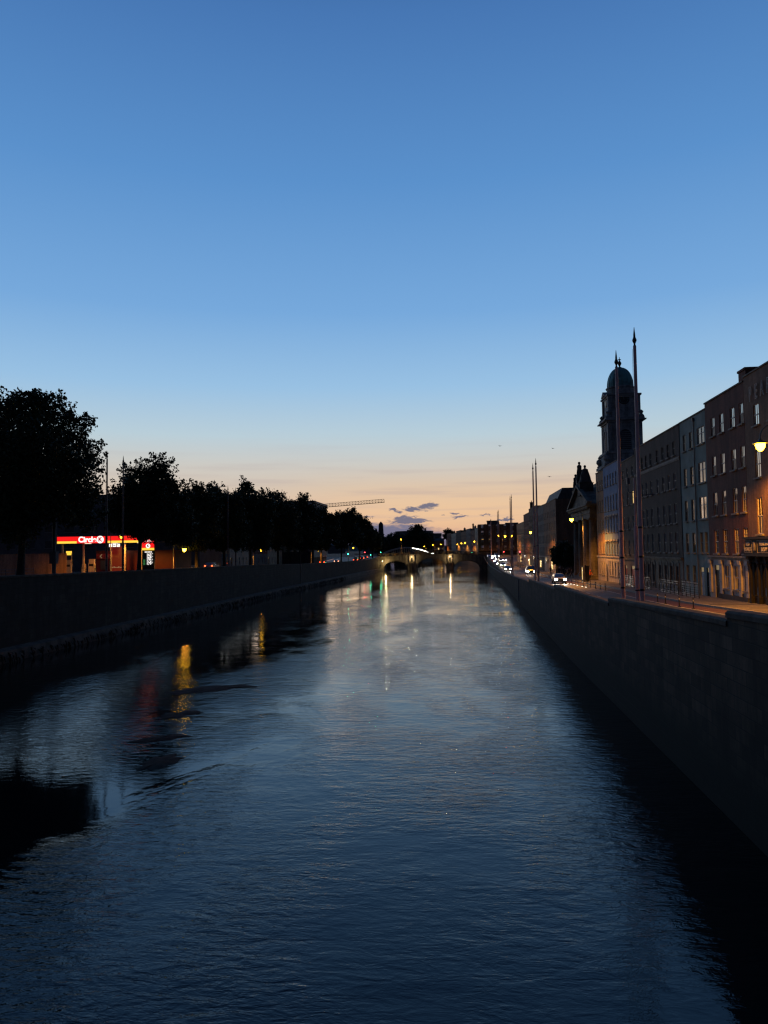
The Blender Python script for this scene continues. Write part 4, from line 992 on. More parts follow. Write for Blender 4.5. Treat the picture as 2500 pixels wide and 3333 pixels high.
# ------------------------------------------------------------------ buildings on the left bank
wall_rows = lambda y0, y1, n, zs, w=1.0, st='sash', pane=None: [(y0+(y1-y0)*(i+.5)/n, z, w, h, st, pane) for i in range(n) for z, h in zs]
LX = -62.0
lefts = [(158, 176, 13.8, M_cream, 'low cream house with tall windows behind the quay trees'), (176.1, 196, 15.4, M_brickP, 'ochre brick house behind the thick trunked tree on the left quay'), (196.1, 214, 14.6, M_cream, 'cream house with a row of long windows, farther along the left quay'),
         (214.1, 236, 16.2, M_brickR, 'red brick house behind the left quay trees'), (236.1, 256, 15.0, M_cream, 'pale house with lit fronts near the tall dark block'), (290, 312, 14.0, M_brickP, 'small brick house behind the far left traffic lights')]
for i, (a, b, z, wm, lab) in enumerate(lefts):
    zb = zl((a+b)/2)
    building('quay_house', lab, LX, a, b, zb, z, wm, wall_rows(a, b, 5, [(zb+.9, 1.9), (zb+4.5, 2.0)]+([(zb+7.6, 1.5)] if z > 15 else []), pane=None), rz=1, cat='house', group='houses along the left quay', gf=(zb+3.7, M_cream if i % 2 == 0 else M_grey),
             doors=[(a+1.2, 1.1, 2.7)], roof='pitched', cope=False)
# long flat-roofed block behind the petrol station
Yb = 150.0; p0, p1 = at(200, 1612, Y=Yb), at(650, 1605, Y=Yb); zb = 6.0
bk = building('flat_roofed_block', 'long dark flat-roofed block behind the petrol station', 0, 0, p1.x-p0.x+30, 0, p1.z-zb, M_grey, [((i+.5)*4.4, z, 2.0, 1.5, 'pair', M_frameD, M_frameD) for i in range(12) for z in (4.6, 8.0)], depth=14)
bk.location = (p1.x, Yb, zb); bk.rotation_euler = (0, 0, PI/2)
# tall dark block with sunset light painted on its end wall as a pale slab
Yt = 262.0; q0, q1 = at(838, 1627, Y=Yt), at(1019, 1629, Y=Yt)
H_ = q1.z-5; wd_ = q1.x-q0.x
tb = thing('office_block', 'tall dark flat-roofed office block rising over the left quay trees', 'office block', (q0.x, Yt, 5))
m = MB(); m.box(0, wd_, 0, 26, -1, H_-.8); m.build('wall', M_brickD, tb)
m = MB(); m.box(-.5, wd_+.6, -.5, 26.5, H_-.8, H_-.1); m.box(8, 14, 8, 14, H_-.1, H_+.02); m.build('roof', M_lead, tb)
m = MB(); m.box(wd_+.003, wd_+.2, .6, 25.4, 2, H_-1.1); m.build('painted_sunlit_end_wall', M_white, tb)
for j in range(5):
    for k in range(9):
        m = MB(); m.box(wd_*(k+.2)/9, wd_*(k+.8)/9, -.08, -.003, 4+j*4, 6+j*4); m.build('window', M_glass, tb)
for k in range(2): m = MB(); m.tube([(wd_-12+k*1.1, 10, H_), (wd_-12+k*1.1, 10, H_+2.6)], .05, 5); m.build('aerial', M_steel, tb)

# tower crane
Yc = 520.0
cr = thing('tower_crane', 'tower crane with a long lattice jib reaching right over the rooftops', 'crane', (at(1040, 1700, Y=Yc).x, Yc, 5))
ox = at(1040, 1700, Y=Yc).x
def lattice(m, a, b, w, n, rad=.12, tri=True):
    a, b = Vector(a), Vector(b); d = (b-a); side = Vector((0, 1, 0)) if abs(d.normalized().y) < .9 else Vector((1, 0, 0)); up = d.cross(side).normalized(); up = up if up.z > 0 else -up
    ch_ = [side*w/2, -side*w/2, up*w] if tri else [side*w/2+up*w/2, -side*w/2+up*w/2, -side*w/2-up*w/2, side*w/2-up*w/2]
    for c in ch_: m.tube([a+c, b+c], rad, 4)
    for i in range(n):
        p, q = a+d*(i/n), a+d*((i+1)/n); k = len(ch_)
        for j in range(k): m.tube([p+ch_[j], q+ch_[(j+1) % k]], rad*.5, 4); m.tube([q+ch_[j], q+ch_[(j+1) % k]], rad*.5, 4)
j0, j1 = at(1046, 1652, Y=Yc), at(1251, 1635, Y=Yc)
m = MB(); lattice(m, (j0.x-ox, 0, j0.z-5), (j1.x-ox, 0, j1.z-5), 2.3, 22, .13); m.build('jib', M_lead, cr)
m = MB(); lattice(m, (0, 0, 0), (0, 0, j0.z-5), 2.0, 14, .16, False); m.build('mast', M_lead, cr)
m = MB(); lattice(m, (-16, 0, j0.z-5.2), (0, 0, j0.z-5), 1.8, 6, .14); m.build('counter_jib', M_lead, cr)
m = MB(); m.box(-16, -12.5, -1, 1, j0.z-8, j0.z-5.2); m.build('counterweight', M_grey, cr)
m = MB(); m.box(-.2, 2.4, -2.9, -1.2, j0.z-8, j0.z-5.4); m.build('cab', M_white, cr)

# ------------------------------------------------------------------ flag poles in pairs along both walls
def flagpole():
    t = thing('flag_pole', 'tall tapering flag pole', 'flag pole')
    m = MB(); m.tube([(0, 0, -.3), (0, 0, 3.4), (0, 0, 14.35)], [.125, .115, .085], 14); m.build('pole', M_pole, t, smooth=True)
    for z in (1.7, 3.4, 4.9): m = MB(); m.lathe([(.135-.004*z, z-.05), (.15-.004*z, z-.03), (.15-.004*z, z+.03), (.135-.004*z, z+.05)], (0, 0, 0), 14); m.build('collar', M_black, t)
    m = MB(); m.lathe([(.09, 14.33), (.05, 14.42), (.05, 14.48), (.115, 14.62), (.115, 14.68), (.06, 14.82), (.055, 14.95), (.012, 15.35)], (0, 0, 0), 12); m.build('finial', M_black, t)
    m = MB(); m.tube([(-.1, -.02, .9), (-.16, -.02, 3), (-.13, -.02, 14.2)], .008, 4); m.build('halyard', M_lead, t)
    return t
FP = None
polepx = [(2060, 1065, 'nearest and tallest-looking reddish flag pole behind the right wall'), (1992, 1140, 'second reddish flag pole in front of the domed clock tower'),
          (1743.5, 1491, 'right pole of the second pair along the right wall'), (1734, 1507, 'left pole of the second pair along the right wall'),
          (1664, 1607, 'right pole of the third pair along the right wall'), (1660, 1613, 'left pole of the third pair along the right wall'),
          (1622.6, 1658, 'right pole of the fourth pair, just before the stone bridge'), (1619, 1661, 'left pole of the fourth pair, just before the stone bridge'),
          (1598, 1688, 'right pole of the pair beside the stone bridge on the right'), (1594, 1688, 'left pole of the pair beside the stone bridge on the right'),
          (1580, 1705, 'right pole of the last small pair beyond the bridge'), (1576, 1705, 'left pole of the last small pair beyond the bridge'),
          (349, 1467, 'left of two grey-looking flag poles in front of the petrol station'), (401.6, 1483, 'right of two grey-looking flag poles in front of the petrol station'),
          (742, 1580, 'flag pole tip above the left trees, left of its pair'), (767, 1586, 'flag pole tip above the left trees, right of its pair')]
for i, (px, py, lab) in enumerate(polepx):
    p = at(px, py, Z=21.3); right = px > 1300
    zg = zr(p.y) if right else zl(p.y)
    if right: p.x = max(p.x, xr(min(p.y, 331))+.75)
    if FP is None: FP = flagpole(); o = FP
    else: o = copy_tree(FP)
    hh = (21.3-zg)/15.35
    o.location = (p.x, p.y, zg); o.scale = (1.0, 1.0, hh); o['label'] = lab; o['group'] = 'flag poles along the quays'
    if not right:
        for c in o.children:
            if c.name.startswith('pole'): c.data = c.data.copy(); c.data.materials[0] = M_poleD

# ------------------------------------------------------------------ street lamps
def lantern_parts(t, lx, lz, big=True):
    m = MB(); m.lathe([(.05, .32), (.09, .26), (.14, .18), (.44, .08), (.46, .02), (.20, .0)], (lx, 0, lz), 20); m.build('shade', M_lamp, t, smooth=True)
    m = MB(); m.lathe([(.22, .02), (.235, -.08), (.19, -.27), (.10, -.42), (.02, -.47)], (lx, 0, lz), 16); m.v = [(lx+(x-lx)*1.25, y*1.25, z) for x, y, z in m.v]; m.build('lamp_globe', M_lampglow, t, smooth=True)
def street_lamp(D=0.0):
    fz = lambda z: z-D if z > 5.7 else z*(5.7-D)/5.7
    t = thing('street_lamp', 'lamp', 'street lamp')
    m = MB(); m.lathe([(.22, 0), (.22, .25), (.15, .5), (.13, 1.3), (.16, 1.36), (.10, 1.5), (.085, 5.6), (.11, 5.65), (.07, 5.8), (.055, 10.6)], (0, 0, 0), 12); m.v = [(x, y, fz(z)) for x, y, z in m.v]; m.build('pole', M_lamp, t, smooth=True)
    m = MB(); pts = [(-.0+.02, 0, 10.5)]+[(-.9+.92*math.cos(a), 0, 10.55+.85*math.sin(a)) for a in np.linspace(0, PI, 12)]+[(-1.82, 0, 10.45)]
    m.tube(pts, .035, 7); 
    m.tube([(-.75+.55*math.exp(-.22*a)*math.cos(a), 0, 10.75+.5*math.exp(-.22*a)*math.sin(a)) for a in np.linspace(-.8, 9, 40)], .022, 5)
    m.v = [(x, y, z-D) for x, y, z in m.v]; m.build('scroll_arm', M_lamp, t, smooth=True)
    lantern_parts(t, -1.82, 10.15-D)
    return t
lampK = []
SL = street_lamp()
def place_lamp(o, x, y, zg, lab, w, rz=0, scale=1.0, grp='street lamps along the quays'):
    o.location = (x, y, zg); o.rotation_euler = (0, 0, rz); o.scale = (scale,)*3; o['label'] = lab; o['group'] = grp
    if w: street_light((x-1.82*scale*math.cos(rz), y-1.82*scale*math.sin(rz), zg+9.45*scale), w)
def on_line(px, X):                                   # lamp column on the pavement at the pixel's bearing
    return at(px, 1800, X=X).y
lp = [(2475, 1455, 'lit lamp with scroll arm hanging in front of the corner pub'), (1860, 1693, 'lit sodium street lamp in front of the church columns'), (1727, 1734, 'lit street lamp second beyond the church, against the terrace'),
      (1666, 1745, 'lit street lamp at the end of the near terrace'), (1644, 1746, 'brighter street lamp left of the end-terrace lamp'), (1623, 1749, 'street lamp right of the bridge end, left of three')]
for i, (px, py, lab) in enumerate(lp):
    PX = 22.45 if i == 0 else 19.4
    p = at(px, py, X=PX-1.82)
    o = SL if i == 0 else copy_tree(SL)
    zg2 = zr(min(p.y, 331))+.13
    s = max(.9, min(1.25, (p.z-zg2)/9.95)); place_lamp(o, PX-1.82+1.82*s, p.y, zg2, lab, [7500, 4600, 2600, 2400, 2600, 2200][i], 0, s)
far = [(1577.5, 1757, 350, 'street lamp just beyond the right end of the stone bridge'), (1544, 1763, 385, 'bright street lamp before the red brick far block'), (1514, 1767, 430, 'first of three close lamps on the far right row'),
       (1502, 1769, 470, 'middle of three close lamps on the far right row'), (1489, 1772, 520, 'last of three close lamps on the far right row'), (1435, 1772, 600, 'lamp at the far bend, right of three small ones'), (1409, 1774, 600, 'lamp at the far bend, middle of three small ones'), (1381, 1779, 600, 'lamp at the far bend, left of three small ones')]
for px, py, Y, lab in far:
    p = at(px, py, Y=Y); o = copy_tree(SL); s = (p.z-4.5)/9.95; place_lamp(o, p.x+1.82*s, Y, 4.5, lab, 6500, 0, s)
# lamp standing on the stone bridge
p = at(1305, 1756, Y=337); zb = bdeck(p.x)+.1; s = (p.z-zb)/9.95
o = copy_tree(SL); place_lamp(o, p.x, 337, zb, 'lit street lamp standing on the left half of the stone bridge', 2600, PI/2, s); o.location = (p.x, 337+1.82*s, zb)
# lamps of the left quay, mostly behind foliage
SL2 = None
for px, X, zl_, lab in [(600, -43.3, 9.7, 'street lamp hidden in the left quay trees nearest the petrol station price sign'), (850, -43.2, 9.6, 'street lamp hidden in the left quay trees behind the tail-lit car'), (1032, -42.5, 9.9, 'street lamp hidden in the left trees below the crane'),
                       (1150, -40.8, 10.2, 'farthest street lamp hidden in the left quay trees'), (395, -55, 12.0, 'street lamp glowing through the leaves beside the petrol station')]:
    y = at(px, 1780, X=X).y; zg = zl(y); D_ = 9.95-(zl_-zg); SL2 = street_lamp(5.6); o = SL2; zoff_ = D_-5.6
    o.location = (X-1.82, y, zg-zoff_); o.rotation_euler = (0, 0, PI); o['label'] = lab; o['group'] = 'street lamps along the quays'
    street_light((X, y, zl_-.6), 2200 if px < 1100 else 1200)
    if px != 600:
        for c_ in o.children:
            if c_.name.startswith('lamp_globe'): c_.data.materials[0] = M_lampglow2
# unlit post with two arms between the flag poles
p = at(2055, 1950, X=10.2); t = thing('traffic_pole', 'reddish steel post with an outreach arm between the two nearest flag poles', 'pole', (10.05, 43.4, zr(43.4)))
tz_ = at(2040, 1557, Y=43.4).z-zr(43.4)
m = MB(); m.tube([(0, 0, 0), (0, 0, tz_*.66), (0, 0, tz_*.665), (0, 0, tz_)], [.12, .105, .06, .05], 12); m.build('post', M_pole, t, smooth=True)
m = MB(); m.tube([(0, 0, tz_*.80), (.12, 0, tz_*.86), (.4, 0, tz_*.88), (1.15, 0, tz_*.885)], .028, 6); m.build('outreach_arm', M_lead, t)
m = MB(); m.tube([(-.02, 0, tz_*.9), (-.3, 0, tz_*.9), (-.36, 0, tz_*.93), (-.36, 0, tz_*.96)], .02, 5); m.box(-.42, -.27, -.1, .1, tz_*.96, tz_*1.0); m.build('camera_bracket', M_lead, t)
for z in (1.7, 2.9): m = MB(); m.lathe([(.12, z-.04), (.14, z-.03), (.14, z+.03), (.12, z+.04)], (0, 0, 0), 12); m.build('collar', M_black, t)
# ------------------------------------------------------------------ trees
def leaves(blobs, n, size, seed, sprigs=60, sprig_len=1.3, up=.5, droop=0.0):
    """thousands of small leaf faces spread through the crown's lobes, thinner towards a ragged outline"""
    rng = np.random.default_rng(seed); B = np.array(blobs, float); vol = B[:, 3]**2.2; pk = rng.choice(len(B), n, p=vol/vol.sum())
    d = rng.normal(size=(n, 3)); d /= np.linalg.norm(d, axis=1)[:, None]
    rad = rng.uniform(.35, 1.0, n)**.5
    lump = 1+.16*np.sin(d[:, 0]*7+pk)+.14*np.sin(d[:, 2]*9+pk*2.1)+.10*np.sin(d[:, 1]*11+pk*.7)
    P = B[pk, :3]+d*(B[pk, 3]*rad*lump)[:, None]
    SP = []
    for i in range(sprigs):
        b = B[rng.integers(len(B))]; q = rng.normal(size=3); q[2] = abs(q[2])*.8+.15; q /= np.linalg.norm(q)
        st = b[:3]+q*b[3]*.92; dr = q*.7+np.array([0, 0, up])+rng.normal(size=3)*.25; dr /= np.linalg.norm(dr)
        ln = sprig_len*rng.uniform(.4, 1.2); k = int(26*ln/1.3)+8; tt = rng.uniform(0, 1, k)
        SP.append(st+dr*(tt*ln)[:, None]+rng.normal(size=(k, 3))*(.30*(1.15-tt))[:, None]*size/.22)
    if SP: P = np.vstack([P]+SP)
    n = len(P)
    a = rng.normal(size=(n, 3)); a /= np.linalg.norm(a, axis=1)[:, None]; c = rng.normal(size=(n, 3)); b = np.cross(a, c); b /= np.linalg.norm(b, axis=1)[:, None]
    s = size*rng.uniform(.6, 1.25, n)[:, None]
    V = np.empty((n, 4, 3)); V[:, 0] = P-a*s*.6; V[:, 1] = P+b*s*.36+a*s*.05; V[:, 2] = P+a*s*.6; V[:, 3] = P-b*s*.36+a*s*.05
    me = bpy.data.meshes.new('crown'); me.vertices.add(n*4); me.vertices.foreach_set('co', V.reshape(-1))
    me.loops.add(n*4); me.loops.foreach_set('vertex_index', np.arange(n*4, dtype=np.int32)); me.polygons.add(n)
    me.polygons.foreach_set('loop_start', np.arange(0, n*4, 4, dtype=np.int32)); me.update(calc_edges=True); return me
def tree(label, base, blobs, n, size, seed, group, trunk_r=.35, mt=None, name='plane_tree', sprigs=60, sprig_len=1.3, limbs=7):
    t = thing(name, label, 'tree', base, 0, group); b = Vector(base); rng = random.Random(seed)
    loc = [(x-b.x, y-b.y, z-b.z, r) for x, y, z, r in blobs]
    me = leaves(loc, n, size, seed, sprigs, sprig_len); me.materials.append(mt or M_leaf); link('crown', me, t)
    zc = min(q[2]-q[3] for q in loc); zc = max(2.2, zc); cx = sum(q[0] for q in loc)/len(loc); cy = sum(q[1] for q in loc)/len(loc)
    m = MB(); k = Vector((cx*.12, cy*.12, zc+1.0))
    m.tube([(0, 0, -.2), (.02, 0, .5), (cx*.05, 0, zc*.5), tuple(k)], [trunk_r*1.35, trunk_r*1.05, trunk_r*.9, trunk_r*.75], 10, cap=False)
    for q in sorted(loc, key=lambda q: -q[3])[:limbs]:
        e = Vector(q[:3]); mid = k.lerp(e, .45)+Vector((rng.uniform(-.4, .4), rng.uniform(-.4, .4), .4))
        m.tube([tuple(k-Vector((0, 0, .6))), tuple(mid), tuple(e), tuple(e+Vector((rng.uniform(-.5, .5), 0, q[3]*.75)))], [trunk_r*.55, trunk_r*.34, trunk_r*.16, .02], 7)
    m.build('trunk', M_bark, t, smooth=True)
    return t
def px_blobs(X0, trunk_px, lst, seed):
    y = at(trunk_px, 1790, X=X0).y; rng = random.Random(seed); out = []
    for b in lst:
        px, py, r = b[:3]; dy = b[3] if len(b) > 3 else rng.uniform(-2.5, 2.5)
        p = at(px, py, Y=y+dy); rr = r/F*(y+dy)*1.02; out.append((p.x, y+dy, p.z, rr))
    return y, out
TG = 'plane trees along the left quay'
XT = lambda y: xl(y)-3.2
big = [(60, 1415, 95, -1), (-60, 1430, 120, 1), (150, 1400, 80, 0), (130, 1500, 130, -3), (130, 1520, 130, 4), (235, 1475, 75, 1), (20, 1570, 150, -3), (20, 1590, 150, 3), (250, 1570, 70, -1), (170, 1620, 100, -2), (160, 1600, 100, 3),
       (60, 1690, 85, -2), (-90, 1580, 150, 0), (300, 1500, 32, 1), (285, 1620, 40, 0), (-120, 1700, 90, 0), (230, 1665, 52, 1), (95, 1345, 48, 0), (190, 1345, 38, 1), (10, 1340, 45, 0), (130, 1330, 30, 0), (255, 1405, 30, 0), (285, 1700, 34, 2)]
y, bl_ = px_blobs(-43.2, 66, big, 1)
tree('huge plane tree at the left edge, nearest the camera', (-43.2, y, zl(y)), bl_, 62000, .30, 11, TG, .42, sprigs=330, sprig_len=1.5, limbs=12)
y, bl_ = px_blobs(-43.2, 452, [(455, 1570, 52, 0), (515, 1575, 50, 1), (430, 1620, 60, -2), (500, 1640, 80, 0), (560, 1660, 60, 2), (415, 1690, 52, 0), (545, 1710, 66, -1), (475, 1700, 60, 2), (390, 1650, 34, 0), (375, 1700, 35, 1), (520, 1530, 26, 0), (600, 1725, 45, 0), (555, 1600, 30, 1)], 2)
tree('plane tree with upswept crown beside the petrol station price sign', (-43.2, y, zl(y)), bl_, 36000, .32, 12, TG, .30, sprigs=190, sprig_len=1.6, limbs=9)
row = [(640, [(635, 1640, 48), (620, 1690, 55), (660, 1710, 55), (600, 1740, 40), (645, 1600, 20), (650, 1750, 40), (672, 1650, 48), (655, 1768, 26), (602, 1772, 22, -3), (625, 1775, 20, -2)], 'round-topped plane tree right of the petrol station price sign'),
       (730, [(695, 1630, 38), (730, 1660, 55), (700, 1710, 55), (760, 1720, 55), (740, 1750, 40), (700, 1605, 22), (752, 1652, 44), (720, 1774, 22), (770, 1768, 24), (690, 1770, 22)], 'plane tree under the two pole tips on the left quay'),
       (815, [(805, 1610, 34), (790, 1650, 52), (850, 1660, 50), (820, 1710, 60), (850, 1740, 45), (800, 1585, 18), (870, 1632, 22), (775, 1740, 40), (768, 1660, 40), (830, 1774, 22), (800, 1774, 20), (855, 1774, 20, -3)], 'taller plane tree with a tuft above the left row'),
       (905, [(890, 1660, 42), (930, 1670, 42), (900, 1710, 55), (940, 1730, 45), (880, 1750, 38), (905, 1628, 20), (850, 1720, 40), (858, 1685, 40), (925, 1690, 40), (900, 1774, 20), (945, 1772, 20)], 'plane tree in front of the dark office block'),
       (975, [(970, 1665, 38), (1000, 1680, 38), (975, 1720, 48), (1010, 1735, 40), (985, 1635, 16), (955, 1750, 36), (957, 1700, 38), (1008, 1660, 20), (985, 1776, 18), (1015, 1772, 18)], 'plane tree below the left end of the crane jib'),
       (1045, [(1050, 1690, 28), (1075, 1700, 30), (1040, 1725, 38), (1070, 1745, 34), (1042, 1670, 14), (1030, 1755, 30), (1033, 1778, 16, -3), (1060, 1776, 16)], 'plane tree below the crane cab'),
       (1110, [(1112, 1695, 26), (1138, 1688, 22), (1110, 1725, 34), (1135, 1735, 34), (1110, 1758, 28), (1140, 1675, 12), (1160, 1755, 26)], 'plane tree below the middle of the crane jib'),
       (1170, [(1165, 1700, 24), (1188, 1715, 22), (1170, 1735, 30), (1195, 1748, 26), (1180, 1768, 22)], 'plane tree sloping down towards the bridge'),
       (1212, [(1205, 1738, 18), (1220, 1752, 16), (1212, 1768, 20), (1228, 1775, 14)], 'last and smallest plane tree before the stone bridge')]
for i, (px, bs, lab) in enumerate(row):
    X = -43.0
    for _ in range(4): y = at(px, 1790, X=X).y; X = XT(min(y, 331))
    y, bl_ = px_blobs(X, px, bs, 20+i)
    tree(lab, (X, y, zl(min(y, 345))), bl_, int(26000-1300*i), .34+.03*i, 30+i, TG, .30, sprigs=90-6*i, sprig_len=1.5, limbs=6)
# churchyard trees right of the terrace
for i, (px, Xc, Yc_, bs, lab) in enumerate([(1838, 24.5, 166, [(1835, 1790, 26), (1822, 1810, 22), (1850, 1800, 22), (1842, 1825, 24)], 'dense dark tree in the gap beside the church'), (1858, 25.5, 158, [(1862, 1795, 18), (1858, 1820, 20), (1868, 1800, 10)], 'small dark tree tight against the church portico'), (1812, 25.5, 172, [(1810, 1800, 16), (1814, 1822, 16)], 'little tree against the end wall of the terrace')]):
    bl_ = []
    for b in bs: p = at(b[0], b[1], Y=Yc_); bl_.append((p.x, Yc_+random.uniform(-1, 1), p.z, b[2]/F*Yc_))
    tree(lab, (bl_[0][0], Yc_, zr(Yc_)), bl_, 14000, .22, 60+i, 'trees beside the church', .16, M_leaf2, 'small_tree', sprigs=50, sprig_len=.6, limbs=4)
# far tree masses behind the bridges
def mass(label, Y, bs, n, size, seed):
    bl_ = []; rng = random.Random(seed)
    for px, py, r in bs: yy = Y+rng.uniform(-12, 12); p = at(px, py, Y=yy); bl_.append((p.x, yy, p.z, r/F*yy))
    c = bl_[0]; return tree(label, (c[0], Y, 5.0), bl_, n, size, seed, 'far trees behind the bridges', .5, M_leaf2, 'broad_tree', sprigs=60, sprig_len=3.0, limbs=5)
mass('broad domed tree on the skyline in front of the round drum building', 620, [(1358, 1748, 34), (1372, 1768, 36), (1340, 1765, 32), (1358, 1728, 12), (1390, 1762, 22), (1320, 1775, 28)], 20000, 1.0, 81)
mass('low dark trees left of the drum building behind the white bridge', 660, [(1262, 1770, 24), (1285, 1762, 22), (1310, 1768, 24), (1240, 1772, 22), (1300, 1785, 26), (1255, 1790, 26)], 20000, 1.0, 82)
mass('dark tree beside the left end of the stone bridge', 420, [(1236, 1785, 16), (1250, 1775, 12), (1225, 1775, 16), (1240, 1765, 10)], 9000, .7, 83)
mass('small round tree on the skyline at the left end of the far row', 640, [(1452, 1748, 9), (1468, 1742, 8), (1455, 1735, 6)], 5000, .6, 84)
# far hills closing the view
hb = MB(); n = 90; v = []; f = []
for i in range(n+1):
    a = R(-60+120*i/n); Rr = 3400; x, y_ = Rr*math.sin(a), Rr*math.cos(a)
    h = 26+10*math.sin(i*.37)+7*math.sin(i*.9+1)+4*math.sin(i*2.3)
    v += [(x, y_, 4), (x*1.05, y_*1.05, 5+max(6, h))]
for i in range(n): f.append((2*i, 2*i+2, 2*i+3, 2*i+1))
hb.add(v, f); tag(hb.build('hills', M_weed), kind='structure')
# distant roofs on both sides so the horizon is a town
for i in range(14):
    side = -1 if i % 2 else 1; Yh = random.uniform(360, 1100); X = side*random.uniform(45, 60+Yh*.75)-(20 if side < 0 else 0); w = random.uniform(14, 40); h = random.uniform(7, 13); 
    if abs(X/Yh) < .07: continue
    if side > 0 and X < 55: X += 30
    t = thing('distant_building', f'dark distant gabled building on the {["left", "right"][side > 0]} side far beyond the bridge', 'building', (X, Yh, 4.5), random.uniform(-.3, .3), 'distant town buildings')
    m = MB(); m.box(0, w, 0, 14, -1, h); m.build('wall', random.choice([M_brickD, M_grey, M_brickO]), t)
    m = MB(); m.prism([(-.4, h), (14.4, h), (7, h+3)], 'x', -.3, w+.3); m.build('roof', M_slate, t)
# ------------------------------------------------------------------ petrol station on the left bank
Yg = 118.0
gx = lambda px: at(px, 1760, Y=Yg).x
gz = lambda py, px=300: at(px, py, Y=Yg).z
GZ = 5.9
fx0, fx1 = gx(186), gx(480)
fz0, fz1 = gz(1768), gz(1746)
zone = (gx(265), gx(342))                               # red zone holding the name
can = thing('station_canopy', 'red and yellow backlit petrol station canopy with white lettering', 'canopy', (fx0, Yg, GZ))
X = lambda x: x-fx0
m = MB(); m.box(0, X(fx1), .12, 11, fz0-GZ+.05, fz1-GZ-.02); m.build('canopy_roof', M_grey, can)
def panel(x0, x1, z0, z1, mt, name, y0=-.06, y1=.1, parent=can):
    m = MB(); m.box(X(x0)+.02, X(x1)-.02, y0, y1, z0-GZ, z1-GZ); return m.build(name, mt, parent)
zs_ = fz0+(fz1-fz0)*.32
divs = [fx0, gx(250), gx(342), gx(348), gx(375), gx(400), gx(438), fx1]
for i, (a, b) in enumerate(zip(divs[:-1], divs[1:])):
    if i == 1: panel(a, b, fz0, fz1, M_red, 'red_fascia'); continue
    if i == 2: continue
    panel(a, b, zs_+.03, fz1, M_red, 'red_fascia'); panel(a, b, fz0, zs_, M_yel, 'yellow_stripe')
panel(gx(342), gx(348), fz0, fz1, M_redP, 'fascia_joint', -.03)
FY = (PI/2, 0, 0)
zc = (fz0+fz1)/2
text_part('Circle', 1.28, M_wht, can, (X(gx(285)), -.08, zc-GZ+.02), FY, .02, 'fascia_lettering', .045)
m = MB(); m.lathe([(.62, 0), (.62, .05)], (0, 0, 0), 32); dk_ = m.build('logo_disc', M_wht, can, (X(gx(327)), -.07, zc-GZ+.02)); dk_.rotation_euler = (PI/2, 0, 0)
text_part('K', 1.05, M_redP, dk_, (0.02, 0, .06), (0, 0, 0), .02, 'logo_letter', .03)
for k, px in enumerate((193, 262, 352, 398, 452)):
    x = gx(px); m = MB(); m.box(X(x)-.12, X(x)+.12, 1.0, 1.24, 0, fz0-GZ+.1); m.box(X(x)-.3, X(x)+.3, .8, 1.44, 0, .25); m.build('column', M_white if k != 2 else M_steel, can)
# soft canopy downlights
for k in range(3):
    x = fx0+(fx1-fx0)*(.2+.3*k); m = MB(); m.box(X(x)-.4, X(x)+.4, 4, 4.8, fz0-GZ-.02, fz0-GZ+.048); m.build('downlight', emitter('canopy_downlight', (1, .82, .6), 1.5), can)
pt_light(((fx0+fx1)/2, Yg-1.5, fz0+.2), (1, .08, .05), 120, .6, parent=None)
pt_light(((fx0+fx1)/2, Yg+5, fz0-.8), (1, .72, .45), 70, .6, parent=None)
# three small white sign squares under the fascia
for k in range(3):
    c = gx(361+k*12.5); t = thing('facility_sign', ['left white square sign with a car symbol below the canopy edge', 'middle white square sign with a dark bar below the canopy edge', 'right white square sign with grey symbols below the canopy edge'][k], 'sign', (c-.0, Yg-.1, gz(1781)), 0, 'white facility signs under the canopy')
    m = MB(); m.box(-.26, .26, 0, .06, 0, .52); m.build('panel', M_wht, t)
    m = MB()
    if k == 0: m.box(-.16, .16, -.012, -.003, .10, .20); m.prism([(-.10, .2), (.10, .2), (.05, .30), (-.05, .30)], 'y', -.012, -.003)
    elif k == 1: m.box(-.2, .2, -.012, -.003, .20, .29)
    else: m.box(-.18, -.06, -.012, -.003, .25, .4); m.box(.0, .03, -.012, -.003, .1, .4); m.box(.08, .2, -.012, -.003, .12, .2)
    m.build('symbol', M_black, t)
# shop under the canopy
M_shopred = noisy('dark_red_cladding', (.12, .012, .012), .5, .2, 1.0)
sh = thing('station_shop', 'dark red petrol station shop with chevron fascia behind the pumps', 'shop', (gx(252), Yg+6.5, GZ))
sx = gx(430)-gx(252); m = MB(); m.box(0, sx*1.5, 0, 8, -.4, 3.9); m.build('wall', M_shopred, sh)
m = MB(); m.box(.1, gx(335)-gx(252), -.2, -.003, 2.5, 3.4); fc = m.build('fascia', M_redP, sh)
m = MB()
for s in (1, -1): m.prism([(.75, 2.95), (1.1, 2.95+s*.35), (1.22, 2.95+s*.33), (.9, 2.95)], 'y', -.24, -.203)
for k in range(3): m.box(1.9+k*.75, 2.3+k*.75, -.24, -.203, 2.93, 3.0)
tag(m.build('chevron', M_glassDim, fc))
for k in range(3):
    m = MB(); m.box(.8+k*1.6, 2.1+k*1.6, -.03, -.003, .6, 2.2); m.build('window', M_glassI, sh)
m = MB(); a, b = gx(346)-gx(252), gx(388)-gx(252)
bb = thing('red_hoarding', 'plain red panel with a thin pale strip standing under the canopy beside the pole', 'billboard', (gx(343), Yg+2, GZ))
w = gx(384)-gx(343); m = MB(); m.box(0, w, 0, .15, .1, gz(1778)-GZ); m.build('panel', emitter('dim_red_panel', (1, .03, .02), .10), bb)
m = MB()
for k in range(9): m.box(.25+k*.27, .25+k*.27+.18, -.03, -.003, 1.0, 1.12+.1*(k in (1, 4)))
m.build('strapline', M_glassDim, bb); m = MB(); m.box(0, w, -.02, .17, 0, .1); m.build('base', M_black, bb)
